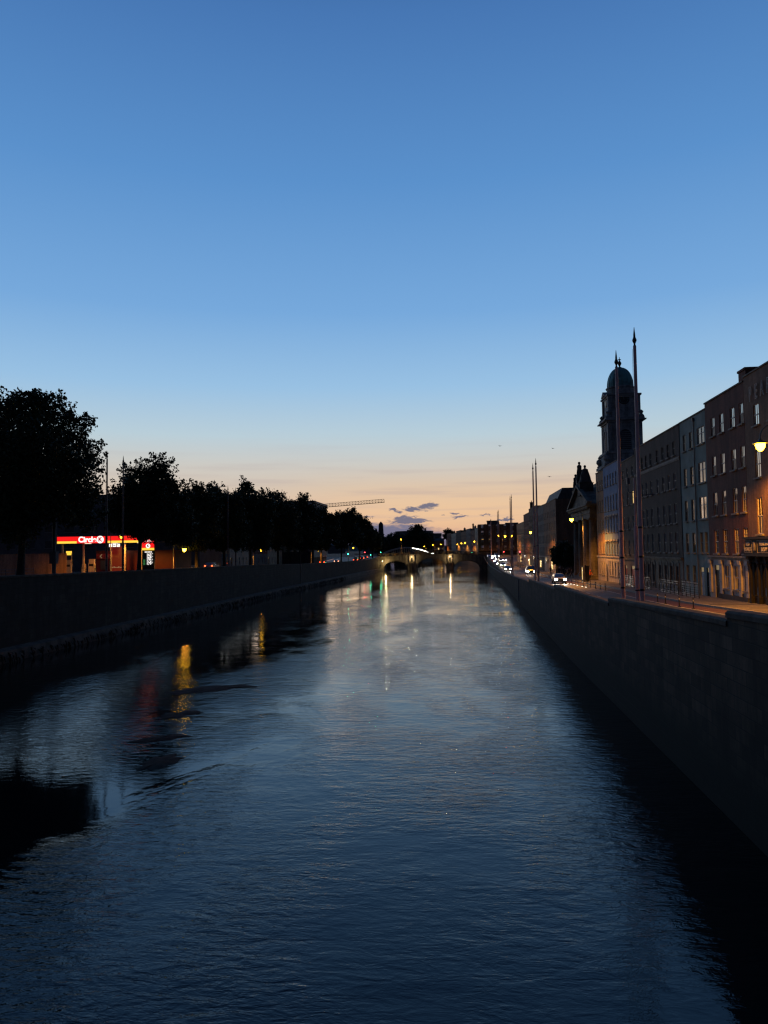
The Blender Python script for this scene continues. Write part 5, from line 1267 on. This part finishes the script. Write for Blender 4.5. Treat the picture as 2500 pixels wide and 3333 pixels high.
# yellow lit box sign on a post
t = thing('yellow_box_sign', 'small glowing yellow box sign on a post at the pumps', 'sign', (gx(230), Yg-.5, GZ))
m = MB(); a, b = gx(222)-gx(230), gx(238)-gx(230); m.box(a, b, -.12, .12, gz(1806)-GZ, gz(1793)-GZ); m.build('box', M_yel, t)
m = MB(); m.tube([(b+.05, 0, 0), (b+.05, 0, gz(1800)-GZ)], .06, 8); m.build('post', M_white, t)
# pumps
def pump():
    t = thing('fuel_pump', 'pump', 'fuel pump'); m = MB(); m.box(-.5, .5, -.3, .3, 0, .15); m.box(-.42, .42, -.26, .26, .15, 1.5); m.box(-.36, .36, -.24, .24, 1.5, 2.1); m.build('body', M_white, t)
    m = MB(); m.box(-.3, .3, -.28, -.262, 1.1, 1.42); m.build('display', M_black, t)
    m = MB(); m.tube([(.42, -.1, 1.3), (.6, -.12, 1.0), (.58, -.12, .5), (.44, -.1, .8)], .025, 6); m.build('hose', M_black, t); return t
pm_ = pump(); labs = ['left white fuel pump near the yellow box sign', 'white fuel pump just left of the red hoarding', 'low white fuel pump between the two taller looking pumps']
for k, (px, s) in enumerate(((207, 1.15), (283, 1.2), (257, .8))):
    o = pm_ if k == 0 else copy_tree(pm_); o.location = (gx(px), Yg+1.8, GZ); o.scale = (s,)*3; o['label'] = labs[k]; o['group'] = 'fuel pumps'
# price totem
Yp = 112.0; tx0, tx1 = at(463, 1800, Y=Yp).x, at(502, 1800, Y=Yp).x
zt1, zt0 = at(480, 1752, Y=Yp).z, 6.0; tp = thing('price_sign', 'tall lit petrol price totem with four white price rows', 'sign', ((tx0+tx1)/2, Yp, zt0)); hw_ = (tx1-tx0)/2
pz_ = lambda py: at(480, py, Y=Yp).z-zt0
m = MB(); m.box(-hw_, hw_, 0, .4, 0, zt1-zt0); m.build('body', M_black, tp)
m = MB(); m.box(-hw_, hw_, -.05, -.003, pz_(1787), pz_(1752)); rd = m.build('red_header', M_red, tp)
text_part('Circle', .62, M_wht, rd, (0, -.07, pz_(1760)), FY, .01, 'header_lettering', .02, .8)
m = MB(); m.lathe([(.36, 0), (.36, .03)], (0, 0, 0), 24); q = m.build('logo_disc', M_wht, rd, (0, -.06, pz_(1777))); q.rotation_euler = (PI/2, 0, 0); text_part('K', .55, M_redP, q, (0, 0, .035), (0, 0, 0), .01, 'logo_letter', .02)
m = MB(); m.box(-hw_, hw_, -.06, -.003, pz_(1791), pz_(1783.5)); m.build('yellow_band', M_yel, tp)
m = MB()
for k in range(5): m.box(-.55+k*.24, -.38+k*.24, -.04, -.003, pz_(1798.5), pz_(1795))
m.build('service_strip', M_wht, tp)
for k, (pr, py) in enumerate((('163', 1806), ('169', 1815.5), ('172', 1825), ('179', 1834.5))):
    text_part(pr, .58, M_wht, tp, (.14, -.03, pz_(py)), FY, .01, 'price_digits', .012, .95); text_part('9', .30, M_wht, tp, (.70, -.03, pz_(py)+.14), FY, .01, 'price_decimal', .008)
    m = MB(); m.box(-.80, -.48, -.03, -.003, pz_(py)-.20, pz_(py)+.20); m.build('fuel_tile', emitter('green_tile', (.1, .5, .15), .25) if k > 1 else M_black, tp)
# low fence, and street things on the left
def rail_fence(name, label, x, y0, y1, z, h, n, group=None, horiz=3, cat='fence', mt=None, face='y'):
    t = thing(name, label, cat, (x, y0, z), 0, group)
    m = MB()
    for k in range(horiz): zz = h*(k+1)/horiz; m.tube([(0, 0, zz), (0, y1-y0, zz)], .035, 6)
    m.build('rails', mt or M_lead, t)
    for k in range(n+1): m = MB(); yy = (y1-y0)*k/n; m.tube([(0, yy, 0), (0, yy, h+.05)], .04, 6); m.build('post', mt or M_lead, t)
    return t
rail_fence('guard_rail', 'dark pedestrian guard rail under the big plane tree on the left quay', -55.5, 78, 92, 6.4, 1.1, 7)
# pale walls and parked things seen under the left trees
bx = thing('pale_wall', 'low cream boundary wall glimpsed between the first two trunks on the left', 'wall', (-62, 84, 6.4)); m = MB(); m.box(-.3, 0, 0, 28, -.5, 2.9); m.box(-.36, .06, 0, 28, 2.9, 3.02); m.build('wall', M_brickO, bx)
bx = thing('junction_cabinet', 'grey street cabinet on a post beside the second trunk at the left', 'cabinet', (at(176, 1800, X=-42.6).x, at(176, 1800, X=-42.6).y, 6.4))
m = MB(); m.box(-.35, .35, -.3, .3, 1.9, 3.2); m.build('box', M_grey, bx); m = MB(); m.tube([(0, 0, -.1), (0, 0, 8.6)], .2, 10); m.build('post', M_lead, bx)
o = thing('road_barrier', 'long low white barrier on the left quay road behind the wall', 'barrier', (-50, at(600, 1800, X=-50).y, zl(120))); m = MB(); m.prism([(-.3, 0), (.3, 0), (.12, .5), (.1, .95), (-.1, .95), (-.12, .5)], 'y', 0, 7); m.build('block', M_white, o)
m = MB(); [m.box(-.32, .32, .8+k*2.2, 1.2+k*2.2, -.02, .06) for k in range(3)]; m.build('feet', M_black, o)

# ------------------------------------------------------------------ cars
def car(kind='hatch', body=None, head=None, tail=None, lab='car', cat='car'):
    """points towards +y, origin on the ground at its middle"""
    t = thing('car', lab, cat)
    tall = {'hatch': 1.46, 'van': 1.98, 'saloon': 1.42}[kind]; Lh = {'hatch': 2.1, 'van': 2.5, 'saloon': 2.3}[kind]; w = .88 if kind != 'van' else .96
    if kind == 'van': prof = [(-Lh, .35), (-Lh, 1.0), (-Lh+.05, tall-.1), (-Lh+.25, tall), (Lh-1.55, tall), (Lh-.75, 1.15), (Lh-.1, .98), (Lh, .75), (Lh, .35)]
    elif kind == 'hatch': prof = [(-Lh, .35), (-Lh, .85), (-Lh+.35, tall-.12), (-Lh+.75, tall), (.45, tall-.02), (1.15, .98), (Lh-.15, .82), (Lh, .62), (Lh, .32)]
    else: prof = [(-Lh, .35), (-Lh, .88), (-Lh+.75, .98), (-Lh+1.35, tall-.06), (-.1, tall), (.4, tall-.05), (1.15, .98), (Lh-.15, .80), (Lh, .6), (Lh, .32)]
    me = bpy.data.meshes.new('body'); bm = bmesh.new()
    def sec(x, k):
        out = []
        for y, z in prof:
            inn = (.10+.16*max(0, (z-.95))/(tall-.95) if z > .95 else 0.0) if k else 0.0
            out.append(bm.verts.new((x-math.copysign(inn, x), y, z)))
        return out
    secs = [sec(-w, 1), sec(-w*.55, 0), sec(w*.55, 0), sec(w, 1)]
    for a, b in zip(secs[:-1], secs[1:]):
        for i in range(len(prof)): j = (i+1) % len(prof); bm.faces.new((a[i], b[i], b[j], a[j]))
    bm.faces.new(secs[0]); bm.faces.new(list(reversed(secs[-1])))
    bmesh.ops.recalc_face_normals(bm, faces=bm.faces); bmesh.ops.bevel(bm, geom=[e for e in bm.edges if e.calc_face_angle(0) > .35], offset=.05, segments=2, affect='EDGES', profile=.6)
    bm.to_mesh(me); bm.free(); me.materials.append(body); me.polygons.foreach_set('use_smooth', [True]*len(me.polygons)); link('body', me, t)
    # glazing just proud of the body
    k0 = prof.index(max(prof, key=lambda p: p[1])); 
    fr = [p for p in prof if p[1] > .93]
    def glass(y0, z0, y1, z1, name):
        m = MB(); o_ = .055; n = Vector((z0-z1, y1-y0)).normalized()*o_; n = n if (n.y > 0) else -n
        i0 = .14; i1 = .26
        m.add([(-w+i0+.04, y0+n.x, z0+n.y), (w-i0-.04, y0+n.x, z0+n.y), (w-i1-.04, y1+n.x, z1+n.y), (-w+i1+.04, y1+n.x, z1+n.y)], [(0, 1, 2, 3)]); return m.build(name, M_glass, t)
    if kind == 'van': glass(Lh-.8, 1.2, Lh-1.5, tall-.08, 'windscreen'); glass(-Lh-.0, 1.1, -Lh+.04, tall-.16, 'rear_window')
    elif kind == 'hatch': glass(1.1, 1.0, .5, tall-.07, 'windscreen'); glass(-Lh+.07, .95, -Lh+.38, tall-.13, 'rear_window')
    else: glass(1.1, 1.0, .45, tall-.08, 'windscreen'); glass(-Lh+.8, 1.0, -Lh+1.3, tall-.08, 'rear_window')
    for s in (-1, 1):
        m = MB(); ys_ = (-Lh+.75, .75) if kind != 'van' else (.2, Lh-1.0); zt2 = tall-.16
        m.add([(s*(w-.005-.07), ys_[0], .99), (s*(w-.005-.07), ys_[1], .99), (s*(w-.18), ys_[1]-.4, zt2), (s*(w-.18), ys_[0]+.3, zt2)], [(0, 1, 2, 3)]); m.build('side_window', M_glass, t)
        m = MB(); m.box(s*(w-.40), s*(w-.06), Lh-.06, Lh+.02, .56, .78); m.build('headlight', head, t)
        m = MB(); m.box(s*(w-.30), s*(w-.04), -Lh-.03, -Lh+.06, .72, .94); m.build('tail_light', tail, t)
        m = MB(); m.box(s*(w-.02), s*(w+.17), .78, .92, .98, 1.12); m.build('wing_mirror', body, t)
        for y in (-Lh+.75, Lh-.78):
            m = MB(); v = [(.32*math.cos(a), .32*math.sin(a)) for a in np.linspace(0, 2*PI, 21)[:-1]]; m.prism([(y+a, .32+b) for a, b in v], 'x', s*(w-.2), s*(w+.02)); wh = m.build('wheel', M_black, t)
            m = MB(); m.prism([(y+a*.6, .32+b*.6) for a, b in v], 'x', s*(w+.021), s*(w+.035)); m.build('rim', M_steel, wh)
    m = MB(); m.box(-.26, .26, Lh, Lh+.03, .40, .52); m.build('number_plate', M_frame, t)
    m = MB(); m.box(-.5, .5, Lh-.02, Lh+.015, .55, .70); m.build('grille', M_black, t)
    return t
P_dark = mat('dark_car_paint', (.03, .032, .036), .25, .3); P_grey = mat('grey_car_paint', (.16, .17, .18), .28, .4); P_white = mat('white_car_paint', (.6, .6, .6), .3); P_blue = mat('blue_car_paint', (.05, .08, .18), .28, .3); P_red = mat('red_car_paint', (.25, .03, .03), .28, .2)
OFF_H = mat('headlight_off', (.4, .4, .4), .2); OFF_T = mat('tail_light_off', (.2, .02, .02), .3)
proto = {}
def get_car(kind, paint, head, tail):
    k = (kind, paint.name, head.name, tail.name)
    if k not in proto: proto[k] = car(kind, paint, head, tail); return proto[k]
    return copy_tree(proto[k])
rightcars = [(1818, 14.9, 'hatch', P_grey, M_head, 'grey hatchback with warm headlights, nearest on the right quay road', 250), (1726, 16.6, 'van', P_dark, M_headW, 'dark van with dazzling white headlights near the kerb', 900),
             (1652, 13.3, 'saloon', P_dark, M_head, 'dark saloon with two bright headlights behind the third pole pair', 500), (1637, 14.6, 'hatch', P_blue, M_head, 'blue hatchback with one lamp hidden, behind the dark saloon', 0),
             (1612, 12.9, 'saloon', P_dark, M_head, 'dark saloon in the queue beside the wall, first before the pole', 300), (1603, 12.8, 'hatch', P_red, M_head, 'red hatchback second in the queue beside the wall', 0), (1597, 13.0, 'hatch', P_grey, M_headW, 'grey hatchback third in the queue beside the wall', 0),
             (1590, 12.9, 'saloon', P_white, M_headW, 'white saloon last in the queue beside the wall', 0), (1612, 16.0, 'van', P_white, M_headW, 'white van in the outer lane of the queue', 0), (1620, 15.6, 'hatch', P_dark, M_head, 'dark hatchback in the outer lane in front of the white van', 0),
             (1606, 14.6, 'hatch', P_white, M_head, 'white hatchback beside the red hatchback in the queue', 0), (1600, 15.8, 'saloon', P_grey, M_headW, 'grey saloon far back in the outer lane of the queue', 0), (1631, 16.4, 'saloon', P_dark, M_head, 'dark saloon in the outer lane just ahead of the white van', 0),
             (1586, 14.8, 'hatch', P_dark, M_head, 'small dark hatchback at the back of the queue by the bridge', 0),
             (1641, 17.6, 'hatch', P_dark, M_headW, 'dark hatchback alone at the right kerb far down the road', 0)]
xs_used = []
for px, X, kind, paint, head, lab, pw_ in rightcars:
    y = at(px, 1850, X=X).y; y = min(y, 322)
    o = get_car(kind, paint, head, OFF_T); o.location = (X, y, zr(y)+.01); o.rotation_euler = (0, 0, PI); o['label'] = lab; o['group'] = 'cars driving along the right quay'
    if pw_:
        for s in (-.6, .6): spot((X+s, y-2.5, zr(y)+.68), (s*.02, -1, -.075), (1, .93, .78) if head is M_head else (.9, .95, 1), pw_, 60)
leftcars = [(690, -49.5, 'hatch', P_white, M_tail, 'white-roofed hatchback with two glowing tail lights on the left quay'), (1052, -46, 'hatch', P_dark, M_tail, 'dark hatchback with small tail lights, left of the far pair'), (1098, -44.5, 'saloon', P_grey, M_tailW, 'grey saloon with two bright tail lights in the middle of the left quay'),
            (1160, -42, 'van', P_dark, M_tail, 'dark van braking in the queue at the red signal, leftmost'), (1172, -43.8, 'hatch', P_red, M_tailW, 'red hatchback braking in the queue at the red signal'), (1180, -41.3, 'hatch', P_dark, M_tail, 'dark hatchback in the middle of the queue at the red signal'), (1188, -43, 'saloon', P_grey, M_tailW, 'grey saloon in the queue under the red signal'), (1200, -41, 'hatch', P_blue, M_tail, 'blue hatchback at the front of the queue by the bridge')]
for px, X, kind, paint, tail, lab in leftcars:
    y = at(px, 1810, X=X).y; y = min(y, 326)
    o = get_car(kind, paint, OFF_H, tail); o.location = (X, y, zl(y)+.01); o.rotation_euler = (0, 0, 0); o['label'] = lab; o['group'] = 'cars driving away along the left quay'
# bus shelter lights etc. skipped; traffic signals
def signal():
    t = thing('traffic_light', 's', 'traffic light'); m = MB(); m.tube([(0, 0, 0), (0, 0, 3.4)], .06, 8); m.build('pole', M_lamp, t); m = MB(); m.box(-.17, .17, -.12, .12, 2.5, 3.4); m.build('head', M_black, t)
    return t
sg = signal()
def place_sig(o, px, py, Y, col, lab, s=1.0):
    p = at(px, py, Y=Y); X = p.x; zg = (zl(Y) if px < 1300 else zr(min(Y, 345))) ; zoff = {'g': 2.68, 'r': 3.22}[col]; s = max(.8, (p.z-zg)/zoff)
    o.location = (X, Y, p.z-zoff*s); o.scale = (s, s, s); o['label'] = lab; o['group'] = 'traffic lights at the bridge'
    m = MB(); m.lathe([(.11, 0), (.11, .03)], (0, 0, 0), 14); q = m.build('lit_lens', M_tgreen if col == 'g' else M_tred, o, (0, -.13, zoff)); q.rotation_euler = (PI/2, 0, 0)
    pt_light((X, Y-.8, p.z), (.05, 1, .5) if col == 'g' else (1, .05, .05), 40, .1)
sigs = [(1133.5, 1803.5, 262, 'g', 'green traffic light under the left trees, left of the queue'), (1188, 1798, 300, 'r', 'red traffic light over the queue of tail lights'), (1206.5, 1806, 310, 'g', 'green traffic light between the queue and the bridge'), (1239, 1798, 334, 'g', 'green traffic light at the left end of the stone bridge'),
        (1537, 1799, 348, 'g', 'green traffic light on the right half of the stone bridge'), (1640, 1796, 300, 'r', 'red traffic light over the oncoming cars on the right quay'), (1692, 1796, 240, 'r', 'red traffic light beside the near terrace on the right')]
for i, a in enumerate(sigs):
    o = sg if i == 0 else None
    if o is None:
        o = sg.copy(); C.objects.link(o)
        for ch_ in sg.children:
            if not ch_.name.startswith('lit_lens'): c2 = ch_.copy(); C.objects.link(c2); c2.parent = o
    place_sig(o, *a)

# ------------------------------------------------------------------ railings, bollards, bins and signs on the right pavement
def railing(label, y0, y1, z, x=21.0, ornate=True):
    t = thing('area_railing', label, 'railing', (x, y0, z), 0, 'pale railings in front of the terraces'); Ln = y1-y0; h = 1.35; n = max(2, round(Ln/1.25))
    for k in range(n+1):
        m = MB(); y = Ln*k/n; m.box(-.035, .035, y-.035, y+.035, 0, h+.12); m.lathe([(.05, h+.12), (.06, h+.17), (.01, h+.26)], (0, y, 0), 8); m.build('post', M_black, t)
    for k in range(n):
        a, b = Ln*k/n+.06, Ln*(k+1)/n-.06; m = MB()
        for z_ in (.12, .3, h-.2, h): m.box(-.018, .018, a, b, z_, z_+.035)
        if ornate:
            m.tube([(0, a, .33), (0, b, h-.2)], .016, 5); m.tube([(0, b, .33), (0, a, h-.2)], .016, 5)
            c = (a+b)/2
            m.tube([(0, c+.22*math.cos(q), .73+.22*math.sin(q)) for q in np.linspace(0, 2*PI, 13)], .016, 5)
        else:
            for q in np.linspace(.45, h-.3, 4): m.box(-.014, .014, a, b, q, q+.028)
        m.build('panel', M_steel, t)
    return t
railing('ornate pale railing with crossed bars before the dark brick terrace', 84.6, 88.6, 4.45)
railing('long railing with crossed bars starting beside the dark terrace door', 74.2, 80.9, 4.5)
railing('plain barred end stretch of railing near the stuccoed ground floor', 68.0, 73.0, 4.6, ornate=False)
railing('pale barred railing between the flag poles in front of the narrow house', 92.5, 100.5, 4.3, ornate=False)
def bollard():
    t = thing('lane_bollard', 'b', 'bollard'); m = MB(); m.lathe([(.12, 0), (.12, .05), (.045, .08), (.04, .72), (.045, .78), (.02, .8)], (0, 0, 0), 10); m.build('post', M_black, t)
    m = MB(); m.lathe([(.046, .55), (.046, .66)], (0, 0, 0), 10); m.build('reflective_band', M_frame, t); return t
bl0 = None; KB = KX-2.1
bp = [(2257, 1975), (2211, 1963), (2166, 1953), (2140, 1946), (1970.5, 1917), (1954, 1914), (1938.6, 1914), (1923, 1912), (1911, 1909), (1898, 1905.5), (1882, 1903), (1872, 1901), (1861, 1899), (1852, 1897)]
ordn = ['nearest', 'second', 'third', 'fourth', 'fifth', 'sixth', 'seventh', 'eighth', 'ninth', 'tenth', 'eleventh', 'twelfth', 'thirteenth', 'farthest']
for i, (px, py) in enumerate(bp):
    y = at(px, py, X=KB+.1).y; o = bollard() if bl0 is None else copy_tree(bl0); bl0 = bl0 or o
    o.location = (KB+.1, y, zr(y)); o['label'] = f'{ordn[i]} thin black bollard in the line along the cycle lane'; o['group'] = 'bollards along the cycle lane'
st0 = None
for i, (px, py) in enumerate([(1848.8, 1899.5), (1858.5, 1901.7), (1869, 1904.5), (1879.5, 1906.7), (1895.3, 1910.2), (1907.3, 1913.2), (1809, 1889), (1808, 1879)]):
    X = KB-.35; y = at(px, py, X=X).y
    if st0 is None:
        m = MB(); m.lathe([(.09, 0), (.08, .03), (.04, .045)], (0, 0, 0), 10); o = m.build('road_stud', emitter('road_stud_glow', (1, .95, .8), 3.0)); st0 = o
    else: o = st0.copy(); C.objects.link(o)
    o.location = (X, y, zr(y)+.005); tag(o, f'{ordn[i]} bright road stud glowing beside the cycle lane bollards', 'road stud', 'glowing road studs')
# litter bin / dark cabinet
y = at(1905, 1893, X=19.6).y; t = thing('advertising_cabinet', 'black upright street cabinet with a bright edge in front of the church', 'cabinet', (19.7, y, zr(y)+.13))
m = MB(); m.box(-.55, .55, -.3, .3, 0, .12); m.box(-.5, .5, -.26, .26, .12, 2.35); m.build('body', M_black, t); m = MB(); m.box(-.58, .58, -.34, .34, 2.35, 2.47); m.lathe([(.1, 2.47), (.12, 2.55), (.03, 2.6)], (0, 0, 0), 10); m.build('cap', M_black, t)
m = MB(); m.box(-.535, -.503, -.2, .2, .3, 2.2); m.build('bright_edge', M_glassLit, t)
# road signs and plain poles
def signpost(label, px, X, h, kind, cat='road sign'):
    y = at(px, 1870, X=X).y; t = thing('sign_post', label, cat, (X, y, zr(y)+.1)); m = MB(); m.tube([(0, 0, 0), (0, 0, h)], .045, 8); m.build('pole', M_steel, t)
    if kind == 'round': m = MB(); v = [(.38*math.cos(a), h-.4+.38*math.sin(a)) for a in np.linspace(0, 2*PI, 25)[:-1]]; m.prism(v, 'y', -.07, -.05); m.build('disc', M_frame, t)
    elif kind == 'board': m = MB(); m.box(-.9, .9, -.08, -.05, h-1.3, h-.1); m.prism([(-.95, h-.1), (.95, h-.1), (0, h+.35)], 'y', -.09, -.04); m.build('board', M_sill, t)
    return t
signpost('steel sign post with a gabled hanging board over the churchyard trees', 1824, 22.2, 7.3, 'board')
signpost('plain slim steel pole at the churchyard edge', 1871, 21.6, 5.0, 'none', 'pole'); signpost('round pale road sign on a post beside the terrace', 1785, 21.5, 3.2, 'round')
signpost('slim steel post with round sign beside the queue of cars', 1700, 20.0, 3.0, 'round')
# lit shopfronts of the near terrace
for i, (y, w, h, z) in enumerate([(181, 3.4, 1.0, 3.0), (187, 2.2, 2.0, .9), (199, 2.6, 1.2, 2.6), (213, 2.4, 1.9, .9), (232, 3.0, 1.0, 2.8), (246.8, 2.2, 2.0, .8), (262, 3.2, 1.0, 2.8), (280, 2.6, 1.9, .8), (292, 3.0, 1.1, 2.6)]):
    m = MB(); m.box(-.12, .0, -w/2, w/2, 0, h); t = thing('shop_sign' if h < 1.5 else 'lit_shop_window', f'{"glowing shop sign" if h < 1.5 else "lit shop window"} on the near terrace, {ordn[i]} counting away from the church', 'shop sign' if h < 1.5 else 'shop window', (FX-.02, y, zr(y)+z), 0, 'lit shopfronts of the near terrace')
    m.build('lit_panel', M_glassLit if i % 2 else M_glassDim, t); m = MB(); m.box(-.16, 0, -w/2-.08, w/2+.08, h, h+.1); m.box(-.16, 0, -w/2-.08, w/2+.08, -.1, 0); m.build('frame', M_black, t)

# ------------------------------------------------------------------ people
def person(label, loc, rz, top, legs, shoes, skin=M_skin, hair=M_black, h=1.74, stride=.16, bend=0.0, arm=0.0, group=None, hat=None):
    t = thing('person', label, 'person', loc, rz, group); k = h/1.74
    me = bpy.data.meshes.new('sk'); bm = bmesh.new(); rads = []
    def V(x, y, z, r): v = bm.verts.new((x*k, (y+bend*max(0, z-.95)*.55)*k, (z-bend*max(0, z-.95)*.12)*k)); rads.append(r*k); return v
    def chain(*vs):
        for a, b in zip(vs[:-1], vs[1:]): bm.edges.new((a, b))
    pel = V(0, 0, .96, .145); sp = V(0, .0, 1.15, .135); chs = V(0, .0, 1.34, .155); nk = V(0, 0, 1.50, .062); hd = V(0, .01, 1.60, .09); hd2 = V(0, .02, 1.68, .10); hd3 = V(0, .01, 1.73, .06); nose = V(0, .115, 1.62, .018)
    chain(pel, sp, chs, nk, hd, hd2, hd3); bm.edges.new((hd, nose))
    for s in (-1, 1):
        st = stride*s; chain(pel, V(s*.09, .0, .88, .10), V(s*.10, st*.5+.03, .50, .066), V(s*.10, st, .10, .045), V(s*.10, st+.14, .045, .036))
        sh_ = V(s*.19, 0, 1.42, .062); el_ = V(s*.25, -st*.4-.02+arm*.15, 1.15, .045); wr = V(s*.24, -st*.8+.10+arm*.25, .92+arm*.15, .032)
        chain(chs, sh_, el_, wr); pm = V(s*.24, -st*.8+.13+arm*.27, .86+arm*.15, .034); chain(wr, pm)
        for f_ in range(4): chain(pm, V(s*(.24+.0), -st*.8+.11+f_*.018+arm*.27, .80+arm*.15-.006*(f_ % 3), .010))
        chain(wr, V(s*.21, -st*.8+.17+arm*.27, .86+arm*.15, .010))
    bm.to_mesh(me); bm.free(); o = bpy.data.objects.new('b', me); C.objects.link(o)
    md = o.modifiers.new('s', 'SKIN'); sv = me.skin_vertices[0].data
    for i, r in enumerate(rads): sv[i].radius = (r, r)
    sv[0].use_root = True; md2 = o.modifiers.new('u', 'SUBSURF'); md2.levels = 1; md2.render_levels = 1
    dg = bpy.context.evaluated_depsgraph_get(); nm = bpy.data.meshes.new_from_object(o.evaluated_get(dg)); bpy.data.objects.remove(o)
    nm.name = 'body'; nm.materials.clear()
    for x in (skin, top, legs, shoes): nm.materials.append(x)
    for p in nm.polygons:
        c = p.center/k; z = c.z; p.use_smooth = True
        if z > 1.49 or (abs(c.x) > .19 and z < .93+arm*.15): p.material_index = 0
        elif z > .93 or abs(c.x) > .19: p.material_index = 1
        elif z > .10: p.material_index = 2
        else: p.material_index = 3
    link('body', nm, t); m = MB(); c0 = bend*.72*.55
    m.lathe([(.10*k, 0), (.122*k, .05*k), (.118*k, .11*k), (.07*k, .155*k), (.01*k, .165*k)], (0, (-.005+c0)*k, (1.63-bend*.08)*k), 12); m.build('hair' if not hat else 'hood', hat or hair, t, smooth=True)
    return t
DK = noisy('dark_cloth', (.022, .022, .028), .9, .3, 6); DK2 = noisy('navy_cloth', (.03, .04, .07), .9, .3, 6); PC = noisy('pale_cloth', (.40, .38, .36), .9, .3, 6); HV = noisy('hi_vis_orange', (.75, .13, .03), .7, .2, 5); BR = noisy('brown_cloth', (.14, .09, .06), .9, .3, 6)
ppl = [(1820.5, 20.9, DK, DK, 'person in dark coat, leftmost of the group waiting by the churchyard trees', 1.78, R(160)), (1834, 21.3, DK, DK2, 'person in black jacket standing second from the left in the group', 1.75, R(200)), (1841, 20.6, DK2, DK, 'person in dark blue jacket carrying nothing, middle of the group', 1.7, R(150)),
       (1847.5, 21.5, PC, DK, 'person in pale top at the back of the group by the trees', 1.68, R(190)), (1853.5, 20.8, DK, DK2, 'tall person in dark clothes on the right of the group', 1.86, R(170)), (1861, 20.6, DK2, DK, 'person stepping along at the right end of the group', 1.7, R(110)), (1793, 20.5, BR, DK, 'person in brown jacket alone beside the near terrace', 1.75, R(180))]
for px, X, a, b, lab, h, rz in ppl:
    y = at(px, 1880, X=X).y; person(lab, (X, y, zr(y)+.13), rz, a, b, DK, h=h, stride=.1 if 'stepping' not in lab else .3, group='people on the right pavement')
y = at(1920.5, 1885, X=20.9).y; person('person in orange high-visibility jacket bending slightly beside the black cabinet', (20.9, y, zr(y)+.13), R(200), HV, DK, DK, h=1.72, stride=.22, bend=.35, arm=.5, hat=HV, group='people on the right pavement')
# small bird high over the right bank
def bird(px, py, Y, lab):
    p = at(px, py, Y=Y); t = thing('gull', lab, 'bird', tuple(p), .6, 'gulls in the evening sky'); m = MB(); m.tube([(0, -.22, 0), (0, -.1, .01), (0, .08, .02), (0, .2, .03), (0, .27, .02)], [.01, .05, .06, .035, .008], 8)
    m.build('body', M_grey, t, smooth=True); 
    for s in (-1, 1): m = MB(); m.add([(0, .1, .03), (s*.32, .12, .14), (s*.62, -.02, .06), (s*.3, -.02, .12), (0, -.08, .03), (0, .1, .045), (s*.32, .12, .15), (s*.62, -.02, .065), (s*.3, -.02, .13), (0, -.08, .045)], [(0, 1, 3, 4), (1, 2, 3), (5, 6, 8, 9), (6, 7, 8)]); m.build('wing', M_grey, t)
bird(1628, 1452, 150, 'tiny dark gull, left one of three high over the bridge'); bird(1800, 1460, 160, 'tiny dark gull, highest right of the pole pair'); bird(1789, 1552, 140, 'tiny dark gull low over the rooftops beside the pole pair')
